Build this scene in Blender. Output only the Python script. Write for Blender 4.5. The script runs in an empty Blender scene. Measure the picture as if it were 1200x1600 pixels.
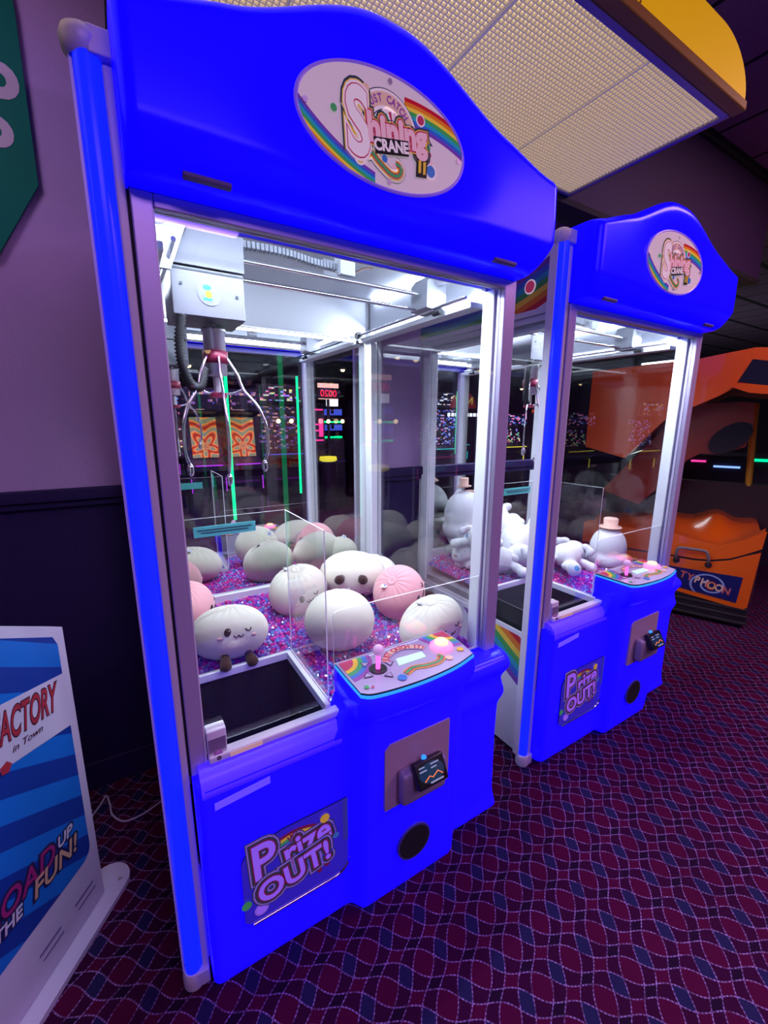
import bpy, bmesh, math, random
from mathutils import Vector, Matrix
random.seed(7)
R = math.radians
PI = math.pi
S = bpy.context.scene
COL = S.collection

# ------------------------------------------------------------------ camera
cd = bpy.data.cameras.new('camera'); cam = bpy.data.objects.new('camera', cd); COL.objects.link(cam)
cam.location = (-0.0258, -0.9997, 1.5)
rx = Vector((0.8535889, -0.52093948, 0.00283813)); up = Vector((0.10549606, 0.17819128, 0.97832431)); fw = Vector((0.51015349, 0.83478735, -0.20705916))
M = Matrix((rx, up, -fw)).transposed().to_4x4(); M.translation = cam.location
cam.matrix_world = M
cd.sensor_fit = 'VERTICAL'; cd.sensor_height = 32.0; cd.sensor_width = 24.0
cd.lens = 32.0 * 666.23 / 1600.0
cd.clip_start = 0.02; cd.clip_end = 60
S.camera = cam
# ------------------------------------------------------------------ world, exposure, big lamps
w = bpy.data.worlds.new('world'); S.world = w; w.use_nodes = True
w.node_tree.nodes['Background'].inputs[0].default_value = (0.05, 0.03, 0.10, 1)
w.node_tree.nodes['Background'].inputs[1].default_value = 0.3
S.view_settings.view_transform = 'Standard'; S.view_settings.look = 'None'
S.view_settings.exposure = 0.0; S.view_settings.gamma = 1.0; S.view_settings.use_curve_mapping = False
S.cycles.max_bounces = 9; S.cycles.transparent_max_bounces = 24; S.cycles.glossy_bounces = 6
S.cycles.transmission_bounces = 8; S.cycles.diffuse_bounces = 3
S.cycles.caustics_reflective = False; S.cycles.caustics_refractive = False
S.cycles.sample_clamp_indirect = 4.0
S.cycles.use_denoising = True

def area(name, loc, size, power, color, rot=(0, 0, 0), sy=None):
    l = bpy.data.lights.new(name, 'AREA'); l.energy = power; l.color = color; l.size = size
    if sy: l.shape = 'RECTANGLE'; l.size_y = sy
    o = bpy.data.objects.new(name, l); COL.objects.link(o); o.location = loc; o.rotation_euler = rot
    return o
area('ceiling_area_light', (0.2, -2.6, 3.03), 1.6, 62, (0.66, 0.34, 1.0), sy=1.0)
area('ceiling_area_light', (2.9, -1.9, 3.03), 1.2, 44, (0.95, 0.40, 0.80), sy=1.0)
area('ceiling_area_light', (-0.75, 0.05, 3.03), 0.5, 13, (0.80, 0.58, 1.0), sy=0.5)
area('ceiling_area_light', (3.1, -0.7, 3.03), 0.8, 20, (1.0, 0.60, 0.55), sy=0.5)
area('ceiling_area_light', (6.0, 2.6, 3.03), 1.0, 12, (0.7, 0.75, 0.8), sy=0.5)  # added fill to brighten the dark far right

pl_ = bpy.data.lights.new('room_fill_light', 'POINT'); pl_.energy = 45; pl_.color = (0.62, 0.75, 0.72); pl_.shadow_soft_size = 0.2  # unseen point light added behind the ride to brighten the far ceiling tiles
po_ = bpy.data.objects.new('room_fill_light', pl_); COL.objects.link(po_); po_.location = (7.5, 3.0, 1.0)

# ------------------------------------------------------------------ materials
def nt_new(name):
    m = bpy.data.materials.new(name); m.use_nodes = True
    nt = m.node_tree; b = nt.nodes['Principled BSDF']
    return m, nt, b
def mat(name, col, rough=0.5, metal=0.0, emis=None, es=0.0, coat=0.0, spec=0.5, sheen=0.0, bump=None, trans=0.0, alpha=1.0, sss=0.0):
    m, nt, b = nt_new(name)
    c = (*col, 1) if len(col) == 3 else col
    b.inputs['Base Color'].default_value = c
    b.inputs['Roughness'].default_value = rough
    b.inputs['Metallic'].default_value = metal
    b.inputs['Coat Weight'].default_value = coat
    b.inputs['Specular IOR Level'].default_value = spec
    b.inputs['Sheen Weight'].default_value = sheen
    b.inputs['Transmission Weight'].default_value = trans
    b.inputs['Alpha'].default_value = alpha
    if emis is not None:
        b.inputs['Emission Color'].default_value = (*emis, 1)
        b.inputs['Emission Strength'].default_value = es
    if bump:
        sc, st, dist = bump
        tc = nt.nodes.new('ShaderNodeTexCoord'); n = nt.nodes.new('ShaderNodeTexNoise'); n.inputs['Scale'].default_value = sc; n.inputs['Detail'].default_value = 4
        bp = nt.nodes.new('ShaderNodeBump'); bp.inputs['Strength'].default_value = st; bp.inputs['Distance'].default_value = dist
        nt.links.new(tc.outputs['Object'], n.inputs['Vector']); nt.links.new(n.outputs['Fac'], bp.inputs['Height']); nt.links.new(bp.outputs['Normal'], b.inputs['Normal'])
    return m
class E:
    """tiny expression helper over math nodes"""
    def __init__(s, nt, v): s.nt = nt; s.v = v
    def op(s, o, *a):
        n = s.nt.nodes.new('ShaderNodeMath'); n.operation = o
        for i, x in enumerate((s,) + a):
            v = x.v if isinstance(x, E) else x
            if isinstance(v, (int, float)): n.inputs[i].default_value = v
            else: s.nt.links.new(v, n.inputs[i])
        return E(s.nt, n.outputs[0])
    def __add__(s, o): return s.op('ADD', o)
    def __sub__(s, o): return s.op('SUBTRACT', o)
    def __mul__(s, o): return s.op('MULTIPLY', o)
    def __truediv__(s, o): return s.op('DIVIDE', o)
    def sin(s): return s.op('SINE')
    def cos(s): return s.op('COSINE')
    def abs(s): return s.op('ABSOLUTE')
    def lt(s, o): return s.op('LESS_THAN', o)
    def gt(s, o): return s.op('GREATER_THAN', o)
    def mx(s, o): return s.op('MAXIMUM', o)
    def mn(s, o): return s.op('MINIMUM', o)
    def fr(s): return s.op('FRACT')
    def pw(s, o): return s.op('POWER', o)
def coords(nt, kind='Object'):
    tc = nt.nodes.new('ShaderNodeTexCoord'); sp = nt.nodes.new('ShaderNodeSeparateXYZ')
    nt.links.new(tc.outputs[kind], sp.inputs[0])
    return E(nt, sp.outputs[0]), E(nt, sp.outputs[1]), E(nt, sp.outputs[2])
def mixc(nt, f, a, b):
    n = nt.nodes.new('ShaderNodeMix'); n.data_type = 'RGBA'
    for v, i in ((f, 0), (a, 6), (b, 7)):
        v = v.v if isinstance(v, E) else v
        if isinstance(v, tuple): n.inputs[i].default_value = (*v, 1)
        elif isinstance(v, (int, float)): n.inputs[i].default_value = v
        else: nt.links.new(v, n.inputs[i])
    return n.outputs[2]
def ramp(nt, f, stops, interp='CONSTANT'):
    n = nt.nodes.new('ShaderNodeValToRGB'); n.color_ramp.interpolation = interp
    el = n.color_ramp.elements
    while len(el) > 1: el.remove(el[-1])
    el[0].position = stops[0][0]; el[0].color = (*stops[0][1], 1)
    for p, c in stops[1:]:
        e = el.new(p); e.color = (*c, 1)
    nt.links.new(f.v, n.inputs[0]); return n.outputs[0]
RB = [(0.45, 0.01, 0.03), (0.62, 0.16, 0.02), (0.70, 0.48, 0.05), (0.05, 0.30, 0.08), (0.02, 0.28, 0.42), (0.03, 0.10, 0.50), (0.16, 0.04, 0.36)]
RBs = [(i / 7.0, c) for i, c in enumerate(RB)]

WHITE = mat('white_plastic', (0.62, 0.60, 0.66), 0.35)
GREYM = mat('pale_grey_metal', (0.36, 0.37, 0.42), 0.4); GREYC = mat('carriage_grey_paint', (0.17, 0.17, 0.205), 0.4)
WHITEB = mat('white_powder_coated_metal', (0.80, 0.82, 0.88), 0.4)
FRAME = mat('satin_aluminium_frame', (0.50, 0.45, 0.64), 0.38, 0.25)
BLUE = mat('lit_blue_plastic', (0.03, 0.02, 0.5), 0.12, emis=(0.003, 0.0, 1.0), es=1.08, spec=0.10)
BLUEM = mat('lit_blue_marquee_plastic', (0.01, 0.005, 0.5), 0.22, emis=(0.002, 0.0, 1.0), es=1.10, spec=0.08)
TUBE = mat('blue_light_tube', (0.02, 0.03, 0.5), 0.2, emis=(0.002, 0.010, 1.0), es=1.35, spec=0.12)
CYAN = mat('cyan_edge_light', (0.02, 0.1, 0.5), 0.3, emis=(0.02, 0.25, 1.0), es=1.4)
CHROME = mat('chrome', (0.8, 0.8, 0.85), 0.12, 1.0)
STEEL = mat('brushed_steel', (0.75, 0.73, 0.80), 0.38, 0.85)
BLACK = mat('black_plastic', (0.012, 0.012, 0.018), 0.35)
BLACKM = mat('matte_black', (0.008, 0.008, 0.016), 0.8)
RUBBER = mat('black_rubber', (0.015, 0.015, 0.02), 0.6)
RED = mat('dark_red_band', (0.25, 0.01, 0.05), 0.4)
VIO = mat('violet_painted_glow', (0.16, 0.10, 0.5), 0.3, emis=(0.030, 0.006, 1.0), es=0.85, spec=0.2)  # violet light on the lips is put into their emission
LED = mat('white_led_strip', (0.8, 0.8, 0.8), 0.4, emis=(0.68, 0.80, 1.0), es=26)
EDGE = mat('acrylic_edge_added_glow', (0.85, 0.87, 0.95), 0.4, emis=(0.6, 0.65, 0.9), es=0.22)  # LED light caught by the pane edges is put in as emission
MIRROR = mat('mirror', (0.93, 0.93, 0.94), 0.0, 1.0)
PANELG = mat('grey_coin_panel', (0.46, 0.34, 0.44), 0.4)
TEAL = mat('teal_sticker', (0.10, 0.50, 0.50), 0.5)
INK = mat('dark_ink', (0.02, 0.03, 0.04), 0.5)
def glass_mat(name, tint, refl=1.0, ior=1.45):
    m = bpy.data.materials.new(name); m.use_nodes = True; nt = m.node_tree; nt.nodes.clear()
    out = nt.nodes.new('ShaderNodeOutputMaterial'); mx = nt.nodes.new('ShaderNodeMixShader')
    tr = nt.nodes.new('ShaderNodeBsdfTransparent'); tr.inputs[0].default_value = (*tint, 1)
    gl = nt.nodes.new('ShaderNodeBsdfGlossy'); gl.inputs['Roughness'].default_value = 0.0; gl.inputs[0].default_value = (refl, refl, refl, 1)
    # thin pane: the same reflectance from both sides of each face
    ge = nt.nodes.new('ShaderNodeNewGeometry'); ma = nt.nodes.new('ShaderNodeMath'); ma.operation = 'MULTIPLY_ADD'
    ma.inputs[1].default_value = 1.0 / ior - ior; ma.inputs[2].default_value = ior; nt.links.new(ge.outputs['Backfacing'], ma.inputs[0])
    fr = nt.nodes.new('ShaderNodeFresnel'); nt.links.new(ma.outputs[0], fr.inputs[0])
    nt.links.new(fr.outputs[0], mx.inputs[0]); nt.links.new(tr.outputs[0], mx.inputs[1]); nt.links.new(gl.outputs[0], mx.inputs[2])
    nt.links.new(mx.outputs[0], out.inputs[0]); return m
GLASS = glass_mat('clear_glass', (0.985, 0.99, 0.99))
ACRYL = glass_mat('clear_acrylic', (0.975, 0.985, 0.985), 0.8, 1.4)

def carpet_mat():
    m, nt, b = nt_new('woven_wave_carpet')
    x, y, z = coords(nt)
    u = (x - 0.613) / 0.1215; v = (y + 0.171) / 0.1053
    tau = 2 * PI
    # fract centred on the lattice points
    def cen(q): return (q + 100.5).fr() - 0.5
    p = u - v; q = u + v
    n = p.op('ROUND'); m_ = q.op('ROUND')
    sp = (n * PI).cos(); sq = (m_ * PI).cos()
    du = (p - n + sp * (q * PI).sin() * 0.065).abs() - (sp * (q * PI).cos() * 0.025 + 0.215)      # <0 inside a dark band
    dv = (q - m_ + sq * (p * PI).sin() * 0.085).abs() - (sq * (p * PI).cos() * 0.055 + 0.225)
    nz = nt.nodes.new('ShaderNodeTexNoise'); nz.inputs['Scale'].default_value = 60; nz.inputs['Detail'].default_value = 3
    tc = nt.nodes.new('ShaderNodeTexCoord'); nt.links.new(tc.outputs['Object'], nz.inputs['Vector'])
    n2 = nt.nodes.new('ShaderNodeTexNoise'); n2.inputs['Scale'].default_value = 420; nt.links.new(tc.outputs['Object'], n2.inputs['Vector'])
    n3 = nt.nodes.new('ShaderNodeTexNoise'); n3.inputs['Scale'].default_value = 2.2; nt.links.new(tc.outputs['Object'], n3.inputs['Vector'])
    inu = du.lt(0.0); inv = dv.lt(0.0)
    maroon = (0.062, 0.001, 0.026); dark = (0.031, 0.001, 0.023); deep = (0.014, 0.002, 0.018); blue = (0.015, 0.011, 0.056); line = (0.30, 0.165, 0.42)
    cross = mixc(nt, (sp * sq).gt(0.0), deep, blue)
    a = mixc(nt, inu, dark, cross)       # inside the v band
    d = mixc(nt, inu, maroon, dark)      # outside the v band
    c = mixc(nt, inv, d, a)
    dash1 = ((q * 52.0).sin()).gt(-0.35); dash2 = ((p * 52.0).sin()).gt(-0.35)
    l1 = du.abs().lt(0.020) * (dash1 * 0.75 + 0.25); l2 = dv.abs().lt(0.022) * (dash2 * 0.75 + 0.25)
    # line strength broken up by noise
    ln = l1.mx(l2) * ((E(nt, nz.outputs['Fac']) - 0.5) * 2.6 + 0.62).mx(0.15)
    c = mixc(nt, ln, c, line)
    f = E(nt, n2.outputs['Fac']) * 1.1 + 0.45
    f2 = f * (E(nt, n3.outputs['Fac']) * 0.6 + 0.7)
    mm = nt.nodes.new('ShaderNodeVectorMath'); mm.operation = 'SCALE'; nt.links.new(c, mm.inputs[0]); nt.links.new(f2.v, mm.inputs['Scale'])
    nt.links.new(mm.outputs[0], b.inputs['Base Color'])
    b.inputs['Roughness'].default_value = 0.95; b.inputs['Specular IOR Level'].default_value = 0.1
    bp = nt.nodes.new('ShaderNodeBump'); bp.inputs['Strength'].default_value = 0.5; bp.inputs['Distance'].default_value = 0.003
    nt.links.new(n2.outputs['Fac'], bp.inputs['Height']); nt.links.new(bp.outputs['Normal'], b.inputs['Normal'])
    return m
CARPET = carpet_mat()
def wall_mat(name, c1, c2, sc=7):
    m, nt, b = nt_new(name)
    tc = nt.nodes.new('ShaderNodeTexCoord'); n = nt.nodes.new('ShaderNodeTexNoise'); n.inputs['Scale'].default_value = sc; n.inputs['Detail'].default_value = 8
    nt.links.new(tc.outputs['Object'], n.inputs['Vector'])
    nt.links.new(mixc(nt, E(nt, n.outputs['Fac']), c1, c2), b.inputs['Base Color'])
    n2 = nt.nodes.new('ShaderNodeTexNoise'); n2.inputs['Scale'].default_value = 90; n2.inputs['Detail'].default_value = 3; nt.links.new(tc.outputs['Object'], n2.inputs['Vector'])
    bp = nt.nodes.new('ShaderNodeBump'); bp.inputs['Strength'].default_value = 0.25; bp.inputs['Distance'].default_value = 0.004
    nt.links.new(n2.outputs['Fac'], bp.inputs['Height']); nt.links.new(bp.outputs['Normal'], b.inputs['Normal'])
    b.inputs['Roughness'].default_value = 0.62; b.inputs['Specular IOR Level'].default_value = 0.2
    return m
PURPLE = wall_mat('purple_painted_wall', (0.40, 0.27, 0.50), (0.46, 0.31, 0.55))
NAVY = wall_mat('dark_wainscot', (0.014, 0.007, 0.050), (0.018, 0.009, 0.062))
def ceil_mat():
    m, nt, b = nt_new('purple_ceiling_tiles')
    x, y, z = coords(nt)
    gx = ((x - 2.07 + 43.7) / 0.437).fr(); gy = ((y + 0.17 + 60) / 0.60).fr()
    lx = gx.lt(0.035).mx(gx.gt(0.982)); ly = gy.lt(0.055).mx(gy.gt(0.96))
    tc = nt.nodes.new('ShaderNodeTexCoord'); n = nt.nodes.new('ShaderNodeTexNoise'); n.inputs['Scale'].default_value = 80; nt.links.new(tc.outputs['Object'], n.inputs['Vector'])
    base = mixc(nt, E(nt, n.outputs['Fac']), (0.15, 0.08, 0.17), (0.22, 0.13, 0.24))
    nt.links.new(mixc(nt, lx.mx(ly), base, (0.006, 0.005, 0.012)), b.inputs['Base Color'])
    b.inputs['Roughness'].default_value = 0.9
    return m
CEIL = ceil_mat()

# ------------------------------------------------------------------ mesh builder
class MB:
    def __init__(s): s.v = []; s.f = []; s.m = []; s.sm = []
    def add(s, vs, fs, mi=0, smooth=False, M=None):
        o = len(s.v)
        s.v += [tuple(M @ Vector(p)) for p in vs] if M is not None else [tuple(p) for p in vs]
        for f in fs: s.f.append([o + i for i in f]); s.m.append(mi); s.sm.append(smooth)
        return s
    def box(s, x0, x1, y0, y1, z0, z1, mi=0, M=None, fm=None):
        vs = [(x0, y0, z0), (x1, y0, z0), (x1, y1, z0), (x0, y1, z0), (x0, y0, z1), (x1, y0, z1), (x1, y1, z1), (x0, y1, z1)]
        fs = [(0, 3, 2, 1), (4, 5, 6, 7), (0, 1, 5, 4), (1, 2, 6, 5), (2, 3, 7, 6), (3, 0, 4, 7)]
        if fm is None: return s.add(vs, fs, mi, False, M)
        for f, k in zip(fs, fm): s.add(vs, [f], k, False, M)
        return s
    def rbox(s, x0, x1, y0, y1, z0, z1, r=0.01, mi=0, M=None, seg=3):
        bm = bmesh.new(); bmesh.ops.create_cube(bm, size=1)
        for q in bm.verts: q.co = Vector(((x0 + x1) / 2 + q.co.x * (x1 - x0), (y0 + y1) / 2 + q.co.y * (y1 - y0), (z0 + z1) / 2 + q.co.z * (z1 - z0)))
        bmesh.ops.bevel(bm, geom=list(bm.edges), offset=r, segments=seg, profile=0.5, affect='EDGES')
        bm.verts.index_update()
        s.add([q.co[:] for q in bm.verts], [[q.index for q in f.verts] for f in bm.faces], mi, True, M); bm.free(); return s
    def prism(s, pts, d0, d1, axis='y', mi=0, smooth=False, M=None, side=None):
        """pts 2D outline extruded from d0 to d1 on an axis"""
        def P(a, b, d): return {'y': (a, d, b), 'z': (a, b, d), 'x': (d, a, b)}[axis]
        n = len(pts); vs = [P(a, b, d0) for a, b in pts] + [P(a, b, d1) for a, b in pts]
        s.add(vs, [list(range(n)), list(range(2 * n - 1, n - 1, -1))], mi, False, M)
        s.add(vs, [(i, i + n, (i + 1) % n + n, (i + 1) % n) for i in range(n)], mi if side is None else side, smooth, M); return s
    def cyl(s, p0, p1, r0, r1=None, n=20, mi=0, cap=True, smooth=True, M=None):
        r1 = r0 if r1 is None else r1
        p0 = Vector(p0); p1 = Vector(p1); d = (p1 - p0).normalized(); a = d.orthogonal().normalized(); b = d.cross(a)
        vs = []
        for p, r in ((p0, r0), (p1, r1)):
            for i in range(n): t = 2 * PI * i / n; vs.append(p + a * (r * math.cos(t)) + b * (r * math.sin(t)))
        s.add(vs, [(i, (i + 1) % n, (i + 1) % n + n, i + n) for i in range(n)], mi, smooth, M)
        if cap: s.add(vs, [list(range(n))[::-1], list(range(n, 2 * n))], mi, False, M)
        return s
    def tube(s, pts, r, n=8, mi=0, M=None, rr=None, flat=1.0):
        pts = [Vector(p) for p in pts]; vs = []; a = None
        for k, p in enumerate(pts):
            d = (pts[min(k + 1, len(pts) - 1)] - pts[max(k - 1, 0)]).normalized()
            a = d.orthogonal().normalized() if a is None else (a - d * a.dot(d)).normalized()
            b = d.cross(a); q = r if rr is None else rr[k]
            for i in range(n): t = 2 * PI * i / n; vs.append(p + a * (q * math.cos(t)) + b * (q * flat * math.sin(t)))
        fs = [(k * n + i, k * n + (i + 1) % n, (k + 1) * n + (i + 1) % n, (k + 1) * n + i) for k in range(len(pts) - 1) for i in range(n)]
        s.add(vs, fs, mi, True, M)
        L = len(pts) - 1
        s.add(vs, [list(range(n))[::-1], [L * n + i for i in range(n)]], mi, False, M); return s
    def lathe(s, prof, c=(0, 0, 0), n=32, mi=0, M=None, sx=1, sy=1):
        vs = []; 
        for r, z in prof:
            for i in range(n): t = 2 * PI * i / n; vs.append((c[0] + r * sx * math.cos(t), c[1] + r * sy * math.sin(t), c[2] + z))
        fs = [(k * n + i, k * n + (i + 1) % n, (k + 1) * n + (i + 1) % n, (k + 1) * n + i) for k in range(len(prof) - 1) for i in range(n)]
        return s.add(vs, fs, mi, True, M)
    def ball(s, c, r, mi=0, M=None, n=20, m=12):
        if isinstance(r, (int, float)): r = (r, r, r)
        vs = [(c[0], c[1], c[2] - r[2])]
        for j in range(1, m):
            ph = -PI / 2 + PI * j / m
            for i in range(n): t = 2 * PI * i / n; vs.append((c[0] + r[0] * math.cos(ph) * math.cos(t), c[1] + r[1] * math.cos(ph) * math.sin(t), c[2] + r[2] * math.sin(ph)))
        vs.append((c[0], c[1], c[2] + r[2])); T = len(vs) - 1
        fs = [(0, 1 + (i + 1) % n, 1 + i) for i in range(n)]
        for j in range(m - 2):
            for i in range(n): a = 1 + j * n; fs.append((a + i, a + (i + 1) % n, a + n + (i + 1) % n, a + n + i))
        a = 1 + (m - 2) * n; fs += [(a + i, a + (i + 1) % n, T) for i in range(n)]
        return s.add(vs, fs, mi, True, M)
    def relief(s, P, Y, yb, r, nu=60, nv=50, mi=0, W=1.0, H=1.0):
        """closed moulded shell: P(s,t)->(x,z), front depth Y(x,z), rounded edge radius r, flat back yb"""
        vs = []
        for j in range(nv + 1):
            t = 0.5 - 0.5 * math.cos(PI * j / nv)
            for i in range(nu + 1):
                q = 0.5 - 0.5 * math.cos(PI * i / nu); x, z = P(q, t)
                dx = min(q, 1 - q) * W; dz = min(t, 1 - t) * H
                h = lambda d: math.sqrt(max(0, 1 - (1 - min(d / r, 1)) ** 2))
                vs.append((x, Y(x, z) + r * (1 - h(dx)) + r * (1 - h(dz)), z))
        fs = [(j * (nu + 1) + i, j * (nu + 1) + i + 1, (j + 1) * (nu + 1) + i + 1, (j + 1) * (nu + 1) + i) for j in range(nv) for i in range(nu)]
        ring = [i for i in range(nu + 1)] + [j * (nu + 1) + nu for j in range(1, nv + 1)] + [nv * (nu + 1) + i for i in range(nu - 1, -1, -1)] + [j * (nu + 1) for j in range(nv - 1, 0, -1)]
        o = len(vs); vs += [(vs[k][0], yb, vs[k][2]) for k in ring]; n = len(ring)
        fs += [(ring[k], o + k, o + (k + 1) % n, ring[(k + 1) % n]) for k in range(n)]
        fs.append([o + k for k in range(n)])
        return s.add(vs, fs, mi, True)
    def text(s, body, M, size=0.05, off=0.0, depth=0.0005, mi=0, shear=0.0, sx=1.0, space=1.0):
        cu = bpy.data.curves.new('lettering', 'FONT'); cu.body = body; cu.size = size; cu.offset = off; cu.extrude = depth; cu.shear = shear
        cu.align_x = 'CENTER'; cu.align_y = 'CENTER'; cu.space_character = space; cu.resolution_u = 4
        ob = bpy.data.objects.new('lettering', cu); COL.objects.link(ob)
        dg = bpy.context.evaluated_depsgraph_get(); dg.update()
        me = bpy.data.meshes.new_from_object(ob.evaluated_get(dg))
        s.add([(q.co.x * sx, q.co.y, q.co.z) for q in me.vertices], [list(p.vertices) for p in me.polygons], mi, False, M)
        bpy.data.objects.remove(ob); bpy.data.curves.remove(cu); bpy.data.meshes.remove(me); return s
    def build(s, name, mats, parent=None, bevel=0.0, loc=None, seg=2):
        me = bpy.data.meshes.new(name); me.from_pydata(s.v, [], s.f)
        if not isinstance(mats, (list, tuple)): mats = [mats]
        for m in mats: me.materials.append(m)
        me.polygons.foreach_set('material_index', s.m); me.polygons.foreach_set('use_smooth', s.sm); me.update()
        o = bpy.data.objects.new(name, me); COL.objects.link(o)
        if parent: o.parent = parent
        if loc: o.location = loc
        if bevel:
            b = o.modifiers.new('bevel', 'BEVEL'); b.width = bevel; b.segments = seg; b.limit_method = 'ANGLE'; b.angle_limit = R(40)
            o.modifiers.new('normals', 'WEIGHTED_NORMAL')
        return o
def empty(name, loc=(0, 0, 0), rz=0.0):
    o = bpy.data.objects.new(name, None); COL.objects.link(o); o.location = loc; o.rotation_euler = (0, 0, rz); o.empty_display_size = 0.1; return o
def tag(o, label=None, cat=None, group=None, kind=None):
    if label: o['label'] = label
    if cat: o['category'] = cat
    if group: o['group'] = group
    if kind: o['kind'] = kind
    return o
def kids(o): return [c for c in list(COL.objects) if c.parent == o]
def dup(o, parent=None):
    c = o.copy(); COL.objects.link(c); c.parent = parent
    for k in kids(o): dup(k, c)
    return c
def bez(pts, n=12):
    """Catmull-Rom through points"""
    P = [Vector(p) for p in pts]; P = [P[0] * 2 - P[1]] + P + [P[-1] * 2 - P[-2]]; out = []
    for i in range(1, len(P) - 2):
        for k in range(n):
            t = k / n; a, b, c, d = P[i - 1], P[i], P[i + 1], P[i + 2]
            out.append(0.5 * ((2 * b) + (c - a) * t + (2 * a - 5 * b + 4 * c - d) * t * t + (3 * b - a - 3 * c + d) * t ** 3))
    out.append(P[-2]); return out
def ss(a, b, x):
    t = max(0.0, min(1.0, (x - a) / (b - a))); return t * t * (3 - 2 * t)
def lerp_pts(pts, x):
    if x <= pts[0][0]: return pts[0][1]
    for (a, b), (c, d) in zip(pts, pts[1:]):
        if x <= c: return b + (d - b) * ss(a, c, x) if True else 0
    return pts[-1][1]
def lin_pts(pts, x):
    if x <= pts[0][0]: return pts[0][1]
    for (a, b), (c, d) in zip(pts, pts[1:]):
        if x <= c: return b + (d - b) * (x - a) / (c - a)
    return pts[-1][1]
def FM(x, y, z, s=1.0, rot=0.0):
    """matrix that stands flat art (x right, y up) on a face looking toward -y"""
    return Matrix.Translation((x, y, z)) @ Matrix(((1, 0, 0), (0, 0, -1), (0, 1, 0))).to_4x4() @ Matrix.Rotation(rot, 4, 'Z') @ Matrix.Scale(s, 4)
def TM(x, y, z, rot=0.0, s=1.0):
    return Matrix.Translation((x, y, z)) @ Matrix.Rotation(rot, 4, 'Z') @ Matrix.Scale(s, 4)

# ------------------------------------------------------------------ the room
H = 3.05
def struct(name, mb, m, **k):
    o = mb.build(name, m, **k); o['kind'] = 'structure'; return o
struct('floor', MB().box(-4, 12.5, -8, 8, -0.05, 0), CARPET)
struct('ceiling', MB().box(-4, 12.5, -8, 8, H, H + 0.05), CEIL)
WY = 0.925
struct('wall_back', MB().box(-4, 2.5, WY, WY + 0.12, 0, H, 0).box(-4, 2.5, WY - 0.004, WY, 0.0, 1.225, 1), [PURPLE, NAVY])
struct('trim_1', MB().box(-4, 2.5, WY - 0.035, WY - 0.004, 1.215, 1.26).box(-4, 2.5, WY - 0.022, WY - 0.004, 1.19, 1.215), NAVY, bevel=0.006)
struct('baseboard_back', MB().box(-4, 2.5, WY - 0.022, WY - 0.004, 0, 0.12), NAVY, bevel=0.006)
struct('trim_2', MB().box(2.5, 2.56, WY - 0.01, WY + 0.13, 0, H), BLACKM)
FAR = mat('dark_far_wall', (0.03, 0.012, 0.035), 0.8)
struct('wall_left', MB().box(-4.1, -4, -8, 8, 0, H), PURPLE)
struct('wall_right', MB().box(12.5, 12.6, -8, 8, 0, H), FAR)
struct('wall_front', MB().box(-4, 12.5, -8.1, -8, 0, H), FAR)
struct('wall_far', MB().box(-4, 12.5, 8, 8.1, 0, H), FAR)
# hanging bulkhead over the machines
BULK = wall_mat('dim_purple_bulkhead', (0.036, 0.016, 0.070), (0.046, 0.022, 0.088), 5)
struct('trim_3', MB().box(0.06, 3.8, 0.38, 0.50, 2.455, H - 0.0, 0).box(0.05, 3.81, 0.375, 0.505, 2.43, 2.455, 1).box(0.06, 3.8, 0.36, 0.38, H - 0.05, H, 1), [BULK, BLACKM])

# yellow boxed lamp with an egg-crate louver
lb = empty('ceiling_light_box', (0, 0, 2.46))
tag(lb, 'yellow sided ceiling light box with cream egg-crate louver above the near crane machine', 'light fixture')
YEL = mat('yellow_panel_added_glow', (0.9, 0.62, 0.0), 0.6, spec=0.1, emis=(1.0, 0.52, 0.0), es=0.30)  # slight glow added because the yellow face receives little light
BRN = mat('brown_trim', (0.36, 0.19, 0.03), 0.6, spec=0.15); LILM = mat('lilac_painted_metal', (0.34, 0.27, 0.34), 0.5)
def louver_mat():
    m, nt, b = nt_new('lit_louver_diffuser')
    b.inputs['Base Color'].default_value = (0.7, 0.62, 0.48, 1)
    b.inputs['Emission Color'].default_value = (1.0, 0.80, 0.50, 1); b.inputs['Emission Strength'].default_value = 0.8
    return m
DIFF = louver_mat(); LOUV = mat('cream_louver_plastic', (0.72, 0.62, 0.45), 0.4, emis=(1.0, 0.82, 0.58), es=0.13)
MB().box(-2.4, 1.735, -0.19, 0.36, 0.022, 0.030).build('diffuser', DIFF, lb)
g = MB()
x = -0.3
while x < 1.735:
    g.box(x, x + 0.0026, -0.19, 0.36, 0.004, 0.012); x += 0.0135
y = -0.19
while y < 0.36:
    g.box(-2.4, 1.735, y, y + 0.0026, 0.004, 0.012); y += 0.0135
for xx in (0.418, 0.866, 1.314):
    g.box(xx, xx + 0.006, -0.19, 0.36, 0.002, 0.014)
g.build('louver_grid', LOUV, lb)
MB().box(-2.4, 1.735, -0.212, -0.19, -0.002, 0.04).box(-2.4, 1.735, 0.36, 0.375, -0.002, 0.04).box(1.735, 1.752, -0.212, 0.375, -0.002, 0.04).build('louver_frame', LILM, lb, bevel=0.003)
arc = [(-2.4, 0.024), (1.752, 0.024)] + [(1.752 - 0.20 * (1 - math.cos(t)), 0.024 + 0.13 * math.sin(t)) for t in [PI / 2 * k / 14 for k in range(1, 15)]] + [(-2.4, 0.154)]
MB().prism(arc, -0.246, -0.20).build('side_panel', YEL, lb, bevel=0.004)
MB().box(-2.4, 1.762, -0.250, -0.212, -0.002, 0.026).box(1.752, 1.762, -0.212, 0.375, 0.0, 0.05).build('bottom_trim', BRN, lb, bevel=0.006)
MB().box(-2.4, 1.60, -0.20, 0.375, 0.04, 0.145).build('housing', BRN, lb)
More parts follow.
